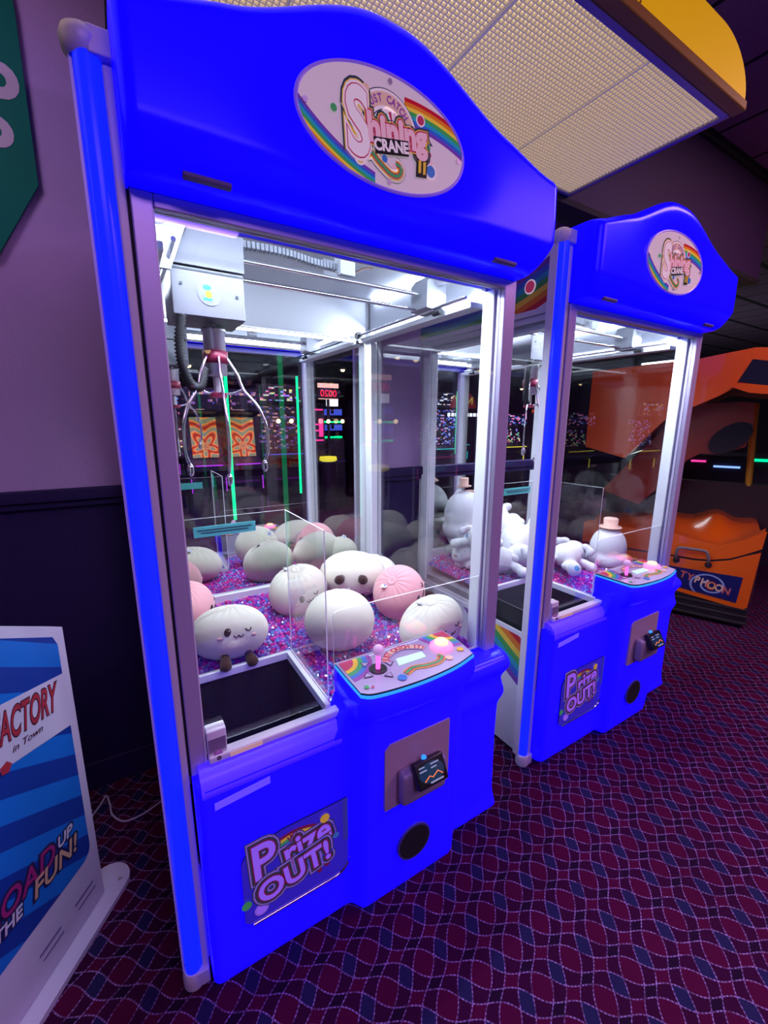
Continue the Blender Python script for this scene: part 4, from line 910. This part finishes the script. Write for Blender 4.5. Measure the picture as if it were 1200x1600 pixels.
# ------------------------------------------------------------------ orange motion ride at right
ORG = mat('glossy_orange_plastic', (0.64, 0.105, 0.006), 0.25, coat=0.4); ORD = mat('dark_orange_shell', (0.24, 0.022, 0.008), 0.3)
rd = empty('motion_ride', (3.75, 0.094, 0), math.atan2(-0.93, 0.367))
tag(rd, 'orange simulator ride with moulded seat tub, hood and blue typhoon badge beside the far crane', 'arcade ride')
sk = MB()
for k in range(6): sk.box(-1.15, 0.015 - 0.002 * k, 0.0 + (0.012 if k % 2 else 0.0), 1.7, 0.035 + k * 0.027, 0.035 + k * 0.027 + 0.022)
sk.box(-1.14, -0.0, 0.02, 1.69, 0.03, 0.20).build('slatted_base', mat('dark_slats', (0.018, 0.014, 0.018), 0.5), rd, bevel=0.003)
for fx in (-1.0, -0.06):
    for fy in (0.08, 1.5): MB().cyl((fx, fy, 0), (fx, fy, 0.04), 0.03).build('foot', RUBBER, rd)
seam = [(-1.15, 0.470), (-0.49, 0.474), (-0.36, 0.470), (-0.25, 0.480), (-0.143, 0.512), (-0.06, 0.560), (0.02, 0.612)]
MB().prism([(-1.15, 0.225), (-0.45, 0.205), (-0.10, 0.165), (-0.02, 0.160), (0.0, 0.18)] + [(0.02, 0.60)] + seam[::-1][1:], 0.0, 1.65).build('lower_shell', ORG, rd, bevel=0.02, seg=4)
s2 = [(a, b + 0.008) for a, b in seam]
MB().prism([(a, b - 0.004) for a, b in seam] + [(a, b + 0.014) for a, b in seam[::-1]], 0.004, 1.6).build('seam_strip', BLACK, rd)
top = [(-1.15, 0.66), (-0.5, 0.66), (-0.40, 0.640), (-0.309, 0.622), (-0.209, 0.616), (-0.093, 0.672), (0.03, 0.76)]
MB().prism([(a, b + 0.016) for a, b in seam] + top[::-1], -0.004, 0.10).build('upper_lip', ORG, rd, bevel=0.02, seg=4)
sg = MB(); nu, nv = 50, 44; vs = []
for j in range(nv + 1):
    for i in range(nu + 1):
        a = -1.15 + 1.18 * i / nu; b = 0.06 + 1.45 * j / nv
        edge = lin_pts(top, a) - 0.012
        hump = 0.125 * math.exp(-((a + 0.235) / 0.15) ** 2) + 0.070 * math.exp(-((a + 0.60) / 0.22) ** 2) + 0.075 * ss(-0.16, 0.02, a)
        k_ = ss(0.06, 0.60, b)
        z = edge * (1 - k_) + (0.615 + hump) * k_ - 0.035 * math.sin(PI * min(1, b / 0.6))
        vs.append((a, b, z))
sg.add(vs, [(j * (nu + 1) + i, j * (nu + 1) + i + 1, (j + 1) * (nu + 1) + i + 1, (j + 1) * (nu + 1) + i) for j in range(nv) for i in range(nu)], 0, True).build('seat_tub', ORG, rd)
MB().box(-1.14, 0.0, 0.10, 1.5, 0.47, 0.58).build('tub_core', ORD, rd)
MB().box(0.004, 0.030, 0.10, 1.6, 0.19, 0.62).build('side_panel', mat('dark_side_print', (0.05, 0.012, 0.02), 0.6), rd)
hn = MB().tube(bez([(-0.462, -0.006, 0.455), (-0.466, -0.045, 0.50), (-0.464, -0.055, 0.550), (-0.445, -0.055, 0.568), (-0.38, -0.055, 0.570), (-0.305, -0.055, 0.569), (-0.280, -0.055, 0.555), (-0.266, -0.045, 0.50), (-0.262, -0.006, 0.455)], 6), 0.011, 10).build('grab_handle', mat('grey_handle', (0.16, 0.13, 0.15), 0.4), rd)
MB().cyl((-0.462, -0.012, 0.455), (-0.462, 0.01, 0.455), 0.022, mi=0).cyl((-0.262, -0.012, 0.455), (-0.262, 0.01, 0.455), 0.022).build('handle_mount', BLACK, hn)
def typ_mat():
    m, nt, b = nt_new('navy_swirl_badge')
    x, y, z = coords(nt)
    dx = (x + 0.235); dz = (z - 0.297)
    d = (dx * dx + dz * dz * 1.6).pw(0.5); an = dz.op('ARCTAN2', dx)
    sw = ((d * 95 - an * 1.0).sin()).gt(0.78) * d.lt(0.125) * d.gt(0.035)
    c_ = mixc(nt, sw, (0.008, 0.012, 0.10), (0.22, 0.30, 0.55))
    nt.links.new(c_, b.inputs['Base Color']); b.inputs['Roughness'].default_value = 0.3; return m
bd = MB().prism([(-1.05, 0.405), (-0.49, 0.398), (-0.052, 0.400), (-0.066, 0.200), (-0.43, 0.238), (-1.05, 0.262)], -0.0035, 0.002).build('badge', typ_mat(), rd)
bl = MB()
for i, (chh, mi) in enumerate(zip('TYPHOON', (0, 0, 1, 1, 2, 1, 0))):
    cx_ = -0.405 + i * 0.0455
    bl.text(chh, FM(cx_, -0.0045, 0.345 - i * 0.0115 - (0.002 if i == 4 else 0), 1, R(-9)), 0.074 if i != 4 else 0.080, 0.0026, 0.0004, mi, sx=0.85)
bl.prism(arc_poly(-0.2235, 0.297, 0.026, 0.034, 0, R(300)), -0.0052, -0.0048, mi=3)
bl.build('badge_lettering', [mat('rust_letter', (0.45, 0.10, 0.10), 0.4), mat('sand_letter', (0.60, 0.42, 0.30), 0.4), mat('gold_letter', (0.62, 0.35, 0.12), 0.4), mat('swirl_red', (0.45, 0.05, 0.06), 0.4)], bd)
# hood, arm, opening
hood = [(-1.20, 1.30), (-1.20, 1.905), (-0.5, 1.948), (-0.207, 1.995), (0.60, 1.93), (0.60, 1.62), (-0.104, 1.715), (-0.268, 1.745), (-0.37, 1.68), (-0.50, 1.612), (-0.62, 1.57), (-0.72, 1.45), (-0.90, 1.22)]
MB().prism(hood[::-1], 0.0, 1.2).build('hood', ORG, rd, bevel=0.03, seg=4)
MB().prism([(-0.208, 1.920), (-0.268, 1.776), (-0.10, 1.742), (0.45, 1.66), (0.45, 1.86), (-0.14, 1.906)], -0.006, 0.03).build('hood_screen', mat('dark_marquee_screen', (0.006, 0.007, 0.02), 0.5, spec=0.1, emis=(0.02, 0.02, 0.08), es=0.1), rd)
MB().prism([(-0.30, 1.742), (-0.255, 1.766), (0.6, 1.635), (0.6, 1.600), (-0.20, 1.70)][::-1], -0.03, 0.02).build('hood_rail', ORG, rd, bevel=0.008, seg=3)
arm = [(-1.10, 0.90), (-0.62, 1.54), (-0.444, 1.645), (-0.213, 1.655), (-0.135, 1.645), (-0.125, 1.45), (-0.15, 1.32), (-0.30, 1.255), (-0.42, 1.26), (-0.50, 1.20), (-0.62, 1.02), (-0.80, 0.80)]
MB().prism(arm[::-1], 0.35, 0.60).build('support_arm', ORD, rd, bevel=0.03, seg=4)
MB().prism(disc(-0.25, 1.385, 0.150, 0.092, 40, R(42)), 0.325, 0.36).build('arm_opening', BLACKM, rd)
MB().box(-1.15, 0.4, 0.95, 1.0, 0.55, 0.98).build('rear_wall', mat('dark_maroon_wall', (0.03, 0.004, 0.012), 0.7), rd)
MB().box(-1.1, 0.40, 0.86, 0.94, 0.60, 0.985).build('dashboard', mat('maroon_dashboard', (0.025, 0.004, 0.010), 0.6), rd)
MB().tube([(-0.058, 0.88, 0.97), (-0.105, 0.88, 1.66)], 0.025, 12).build('yellow_post', mat('yellow_post_paint', (0.62, 0.30, 0.01), 0.5), rd)

# ------------------------------------------------------------------ the arcade behind the viewer (seen in the mirrors)
def em(n, c, s_): return mat(n, (c[0] * .5, c[1] * .5, c[2] * .5), 0.4, emis=c, es=s_)
GREEN = em('green_neon', (0.0, 1.0, 0.33), 1.6); WARM = em('warm_bulb', (1.0, 0.72, 0.32), 6.0); ORS = em('orange_screen_print', (1.0, 0.27, 0.04), 0.8)
CABM = mat('dark_cabinet_laminate', (0.03, 0.025, 0.05), 0.4)
def swirl_mat():
    m, nt, b = nt_new('orange_swirl_art')
    x, y, z = coords(nt)
    d = ((x * x) + (z - 1.18) * (z - 1.18)).pw(0.5); an = (z - 1.18).op('ARCTAN2', x)
    f = ((d * 38 + (an * 5).sin() * 2.2).sin() * 0.5 + 0.5)
    c_ = ramp(nt, f, [(0, (0.35, 0.02, 0.01)), (0.3, (0.8, 0.14, 0.02)), (0.6, (0.95, 0.38, 0.08)), (0.85, (0.25, 0.30, 0.16))], 'LINEAR')
    nt.links.new(c_, b.inputs['Emission Color']); nt.links.new(c_, b.inputs['Base Color']); b.inputs['Emission Strength'].default_value = 0.6; return m
SWIRL = swirl_mat()
def cabinet(x, y, wd, ht, dp, rz, label, scr_m, mar_m, deck_m, art=None):
    r = empty('arcade_cabinet', (x, y, 0), rz)
    # front looks toward +y
    prof = [(-dp, 0), (0.0, 0), (0.0, 0.78), (0.12, 0.88), (0.12, 0.95), (-0.08, 1.02), (-0.16, ht - 0.32), (0.04, ht - 0.28), (0.06, ht), (-dp, ht)]
    MB().prism(prof, -wd / 2, wd / 2, axis='x').build('body', CABM, r, bevel=0.006)
    a, b = Vector((0, -0.078, 1.04)), Vector((0, -0.152, ht - 0.35)); hw = wd / 2 - 0.05
    MB().add([(-hw, a.y + .004, a.z), (hw, a.y + .004, a.z), (hw, b.y + .004, b.z), (-hw, b.y + .004, b.z), (-hw, a.y - .01, a.z), (hw, a.y - .01, a.z), (hw, b.y - .01, b.z), (-hw, b.y - .01, b.z)], [(1, 0, 3, 2), (4, 5, 6, 7), (0, 1, 5, 4), (2, 3, 7, 6), (1, 2, 6, 5), (3, 0, 4, 7)]).build('screen', scr_m, r)
    MB().box(-hw, hw, 0.05, 0.066, ht - 0.26, ht - 0.03).build('marquee', mar_m, r)
    MB().box(-hw, hw, 0.02, 0.125, 0.945, 0.958).build('control_deck', deck_m, r)
    for s_ in (-1, 1): MB().box(s_ * (wd / 2) - 0.006, s_ * (wd / 2) + 0.006, 0.0, 0.012, 0.60, 0.78).build('edge_strip', deck_m, r)
    tag(r, label, 'arcade machine'); return r
def screen(n, pal, s_, sx_=20.0, sz_=34.0, dens=0.30):
    m, nt, b = nt_new(n); x, y, z = coords(nt)
    cv = nt.nodes.new('ShaderNodeCombineXYZ'); nt.links.new((x * sx_).op('FLOOR').v, cv.inputs[0]); nt.links.new((z * sz_).op('FLOOR').v, cv.inputs[1])
    wn = nt.nodes.new('ShaderNodeTexWhiteNoise'); wn.noise_dimensions = '2D'; nt.links.new(cv.outputs[0], wn.inputs['Vector'])
    nz = nt.nodes.new('ShaderNodeTexNoise'); nz.inputs['Scale'].default_value = 7; tc = nt.nodes.new('ShaderNodeTexCoord'); nt.links.new(tc.outputs['Object'], nz.inputs['Vector'])
    k = len(pal); st = [(0.0, (0.004, 0.004, 0.012))] + [(1 - dens + dens * i / k, pal[i]) for i in range(k)]
    c_ = ramp(nt, E(nt, wn.outputs['Value']) * (E(nt, nz.outputs['Fac']) * 1.3 + 0.35), st)
    nt.links.new(c_, b.inputs['Emission Color']); nt.links.new(c_, b.inputs['Base Color']); b.inputs['Emission Strength'].default_value = s_; return m
BL = em('blue_screen', (0.08, 0.14, 0.9), 0.7); S_BL = screen('busy_blue_screen', [(0.05, 0.1, 0.8), (0.1, 0.3, 0.9), (0.6, 0.7, 1.0), (0.9, 0.2, 0.6)], 1.0); S_MX = screen('busy_mixed_screen', [(0.8, 0.1, 0.4), (0.1, 0.7, 0.5), (0.9, 0.8, 0.2), (0.3, 0.2, 0.9)], 1.0); S_WH = screen('busy_white_marquee', [(0.3, 0.35, 0.6), (0.8, 0.85, 1.0), (1.0, 0.9, 0.7)], 1.6); S_DK = screen('dim_busy_screen', [(0.05, 0.06, 0.3), (0.2, 0.1, 0.3), (0.5, 0.3, 0.2)], 0.7)
PK = em('pink_led', (1.0, 0.05, 0.35), 1.3); CY = em('cyan_led', (0.0, 0.8, 0.8), 1.0); PU = em('violet_led', (0.5, 0.05, 0.9), 0.9); YE = em('yellow_led', (0.9, 0.8, 0.05), 1.2); DK = em('dim_screen', (0.05, 0.06, 0.18), 0.5); RD = em('red_led', (1.0, 0.02, 0.08), 1.6); WH = em('white_led', (0.8, 0.85, 1.0), 2.0)
cabinet(0.90, -3.15, 0.42, 1.9, 0.6, 0, 'dark arcade machine with orange swirl screen seen left of the green tube in the mirror', SWIRL, S_DK, PU)
cabinet(1.38, -3.15, 0.42, 1.9, 0.6, 0, 'dark arcade machine with orange swirl screen seen right of the green tube in the mirror', SWIRL, S_DK, PU)
cabinet(2.35, -4.6, 0.8, 2.1, 0.7, 0, 'dark arcade machine with dim speckled screen in the mirror middle', S_DK, S_MX, BL)
cabinet(0.1, -3.6, 0.6, 2.0, 0.7, 0, 'dark arcade machine at the far left of the mirror', S_DK, S_MX, CY)
cabinet(1.6, -5.4, 1.6, 2.0, 0.7, 0, 'wide dark arcade machine behind the orange screens in the mirror', S_MX, S_BL, PU)
cabinet(4.3, -4.4, 0.8, 1.9, 0.7, 0, 'arcade machine with speckled violet marquee in the far crane mirror', S_MX, S_DK, PK)
cabinet(5.9, -4.2, 0.9, 2.1, 0.7, 0, 'arcade machine with white speckled marquee in the far crane mirror', S_BL, S_WH, CY)
cabinet(7.6, -4.0, 0.9, 1.7, 0.7, 0, 'low arcade machine with yellow deck in the far crane mirror', S_MX, S_BL, YE)
cabinet(8.9, -3.4, 0.9, 1.9, 0.7, 0, 'arcade machine with yellow lit deck beside the ride', S_BL, S_MX, YE)
cabinet(10.2, -3.0, 0.9, 1.8, 0.7, 0, 'arcade machine with pink lit deck beyond the ride', S_MX, S_WH, PK)
cabinet(6.9, -5.2, 1.0, 2.1, 0.7, 0, 'tall dark arcade machine between the white and yellow ones in the mirror', S_WH, S_MX, CY)
def glow(name, mb, m, label, cat): return tag(mb.build(name, m), label, cat)
def lit_post(x, y, z0, z1, r_, label):
    t = empty('neon_post', (x, y, 0)); MB().cyl((0, 0, 0), (0, 0, z0), r_ * 1.3, n=12).build('stand', CABM, t); MB().cyl((0, 0, z0), (0, 0, z1), r_, n=12).build('tube', GREEN, t); tag(t, label, 'neon light'); return t
lit_post(0.908, -1.8, 0.50, 1.93, 0.016, 'green neon post mirrored right in front of the orange screens')
lit_post(1.928, -2.6, 0.58, 2.05, 0.014, 'thin green neon post mirrored beside the inner column')
lit_post(5.08, -3.0, 0.95, 2.02, 0.022, 'green neon post mirrored in the far crane')
bs = empty('bulb_string', (0, -4.0, 1.505)); tag(bs, 'string of warm round bulbs across the mirrored arcade', 'string light')
MB().tube([(0.5, 0, 0.045), (3.6, 0, 0.045)], 0.004).tube([(0.5, 0, 0.045), (0.5, 0, -1.504)], 0.01).tube([(3.6, 0, 0.045), (3.6, 0, -1.504)], 0.01).build('wire', CABM, bs)
for xx in (0.75, 1.26, 1.69, 2.12, 2.33, 2.97, 3.23): MB().ball((xx, 0, 0), 0.032, n=14, m=9).build('bulb', WARM, bs)
sc_ = empty('score_sign', (3.02, -4.12, 0)); tag(sc_, 'red digital score sign with lit frame on a pole in the mirror', 'sign')
MB().box(-0.02, 0.02, 0, 0.03, 0, 1.9).box(-0.20, 0.20, -0.0, 0.04, 1.88, 2.03).build('pole', CABM, sc_)
MB().text('0020', Matrix.Translation((0, 0.0415, 1.955)) @ Matrix(((-1, 0, 0), (0, 0, 1), (0, 1, 0))).to_4x4(), 0.15, 0.002, 0.001).build('digits', RD, sc_)
MB().box(-0.18, 0.18, 0.0, 0.05, 2.05, 2.12).box(-0.17, 0.17, 0.0, 0.05, 1.865, 1.875).build('lit_frame', mat('lit_peach_frame', (0.8, 0.5, 0.4), 0.4, emis=(1.0, 0.6, 0.5), es=1.2), sc_)
tw = empty('light_tower', (3.16, -4.2, 0)); tag(tw, 'stepped blue and green light tower game in the mirror', 'arcade machine')
MB().box(-0.2, 0.2, -0.5, 0, 0, 1.2).build('body', CABM, tw)
for k, m_ in enumerate((GREEN, BL, GREEN, BL)):
    q = MB(); z0 = 1.22 + k * 0.13; h_ = 0.03 if m_ == GREEN else 0.10
    q.box(-0.16, -0.05, -0.1, 0.0, z0, z0 + h_).box(0.05, 0.16, -0.1, 0.0, z0, z0 + h_).box(-0.16, 0.16, -0.1, 0.0, z0, z0 + 0.025).build('light_block', m_, tw)
MB().box(-0.09, 0.09, -0.1, 0, 1.76, 1.87).build('top_sign', WH, tw)
pkp = empty('pink_light_panel', (2.82, -4.1, 0)); tag(pkp, 'pink outlined light panel game in the mirror', 'arcade machine')
MB().box(-0.12, 0.12, -0.4, 0, 0, 1.72).build('body', CABM, pkp)
q = MB()
for z0 in (1.18, 1.34, 1.44, 1.68): q.box(-0.09, 0.09, 0.0, 0.02, z0, z0 + 0.025)
q.box(-0.09, -0.075, 0.0, 0.02, 1.18, 1.70).box(0.02, 0.09, 0.0, 0.02, 1.25, 1.55).build('led_outline', PK, pkp)
yd = empty('yellow_dome_game', (2.95, -4.0, 0)); tag(yd, 'round game with lit yellow dish in the mirror', 'arcade machine')
MB().cyl((0, 0, 0), (0, 0, 0.84), 0.13).build('body', CABM, yd); MB().lathe([(0.10, 0.84), (0.15, 0.86), (0.14, 0.92), (0.0, 0.93)], (0, 0, 0)).build('dish', YE, yd)
ct = empty('colour_block_tower', (4.385, -3.0, 0)); tag(ct, 'column of coloured light blocks mirrored in the far crane', 'arcade machine')
MB().box(-0.07, 0.07, -0.3, -0.01, 0, 1.85).build('body', CABM, ct)
for k, (z0, m_) in enumerate(((0.46, CY), (0.61, RD), (0.71, BL), (0.80, CY), (0.93, CY), (1.05, GREEN), (1.18, CY), (1.23, PK))): MB().box(-0.05, 0.05, -0.01, 0.0, z0, z0 + 0.045).build('light_block', m_, ct)
MB().box(-0.45, 0.0, -0.01, 0.0, 1.80, 1.84).build('green_bar', GREEN, ct)
nw = empty('arch_sign', (5.5, -3.3, 0)); tag(nw, 'dim red arch sign with yellow letters in the far crane mirror', 'sign')
MB().box(-0.03, 0.03, -0.05, -0.01, 0, 1.8).prism(arc_poly(0, 1.75, 0.0, 0.30, 0, PI), -0.04, 0.0).build('board', mat('red_arch', (0.25, 0.02, 0.03), 0.4, emis=(0.4, 0.02, 0.03), es=0.25), nw)
MB().text('NEW', Matrix.Translation((0, 0.002, 1.88)) @ Matrix(((-1, 0, 0), (0, 0, 1), (0, 1, 0))).to_4x4(), 0.19, 0.004, 0.001).build('lettering', em('dim_yellow', (0.7, 0.6, 0.1), 0.6), nw)
q = MB()
for k in range(9): q.box(-0.38 + k * 0.09, -0.33 + k * 0.09, -0.01, 0.01, 1.60, 1.66)
q.build('bulb_row', WH, nw)
for i, (xx, yy) in enumerate(((3.25, -4.0), (3.62, -4.1), (5.2, -4.5), (5.6, -4.6), (4.6, -3.8), (9.0, -5.0), (1.0, -4.8), (7.2, -4.6))):
    d = empty('pendant_lamp', (xx, yy, 2.34)); MB().tube([(0, 0, 0.03), (0, 0, 0.709)], 0.004).build('cord', CABM, d); MB().lathe([(0.0, 0.05), (0.03, 0.045), (0.075, 0.0)], (0, 0, 0)).build('shade', CABM, d); MB().ball((0, 0, 0.005), 0.035, n=14, m=9).build('bulb', WARM, d)
    tag(d, 'small warm pendant lamp under the dark ceiling of the mirrored arcade', 'pendant lamp', 'pendant lamps over the arcade')
# far right behind the ride
fr_ = empty('shooting_game', (3.75 + 0.93 * 2.0, 0.094 + 0.367 * 2.0, 0), math.atan2(-0.93, 0.367))
tag(fr_, 'dark game with pink, blue and green light strips glimpsed behind the ride', 'arcade game')
MB().box(-0.9, 0.9, 0.02, 0.7, 0, 1.15).build('body', CABM, fr_)
MB().box(-0.512, -0.377, 0.0, 0.02, 1.072, 1.092).build('pink_strip', PK, fr_); MB().box(-0.305, -0.077, 0.0, 0.02, 1.022, 1.042).build('blue_strip', em('blue_white_led', (0.22, 0.40, 1.0), 1.5), fr_); MB().box(0.02, 0.30, 0.0, 0.02, 1.105, 1.130).build('green_strip', GREEN, fr_)
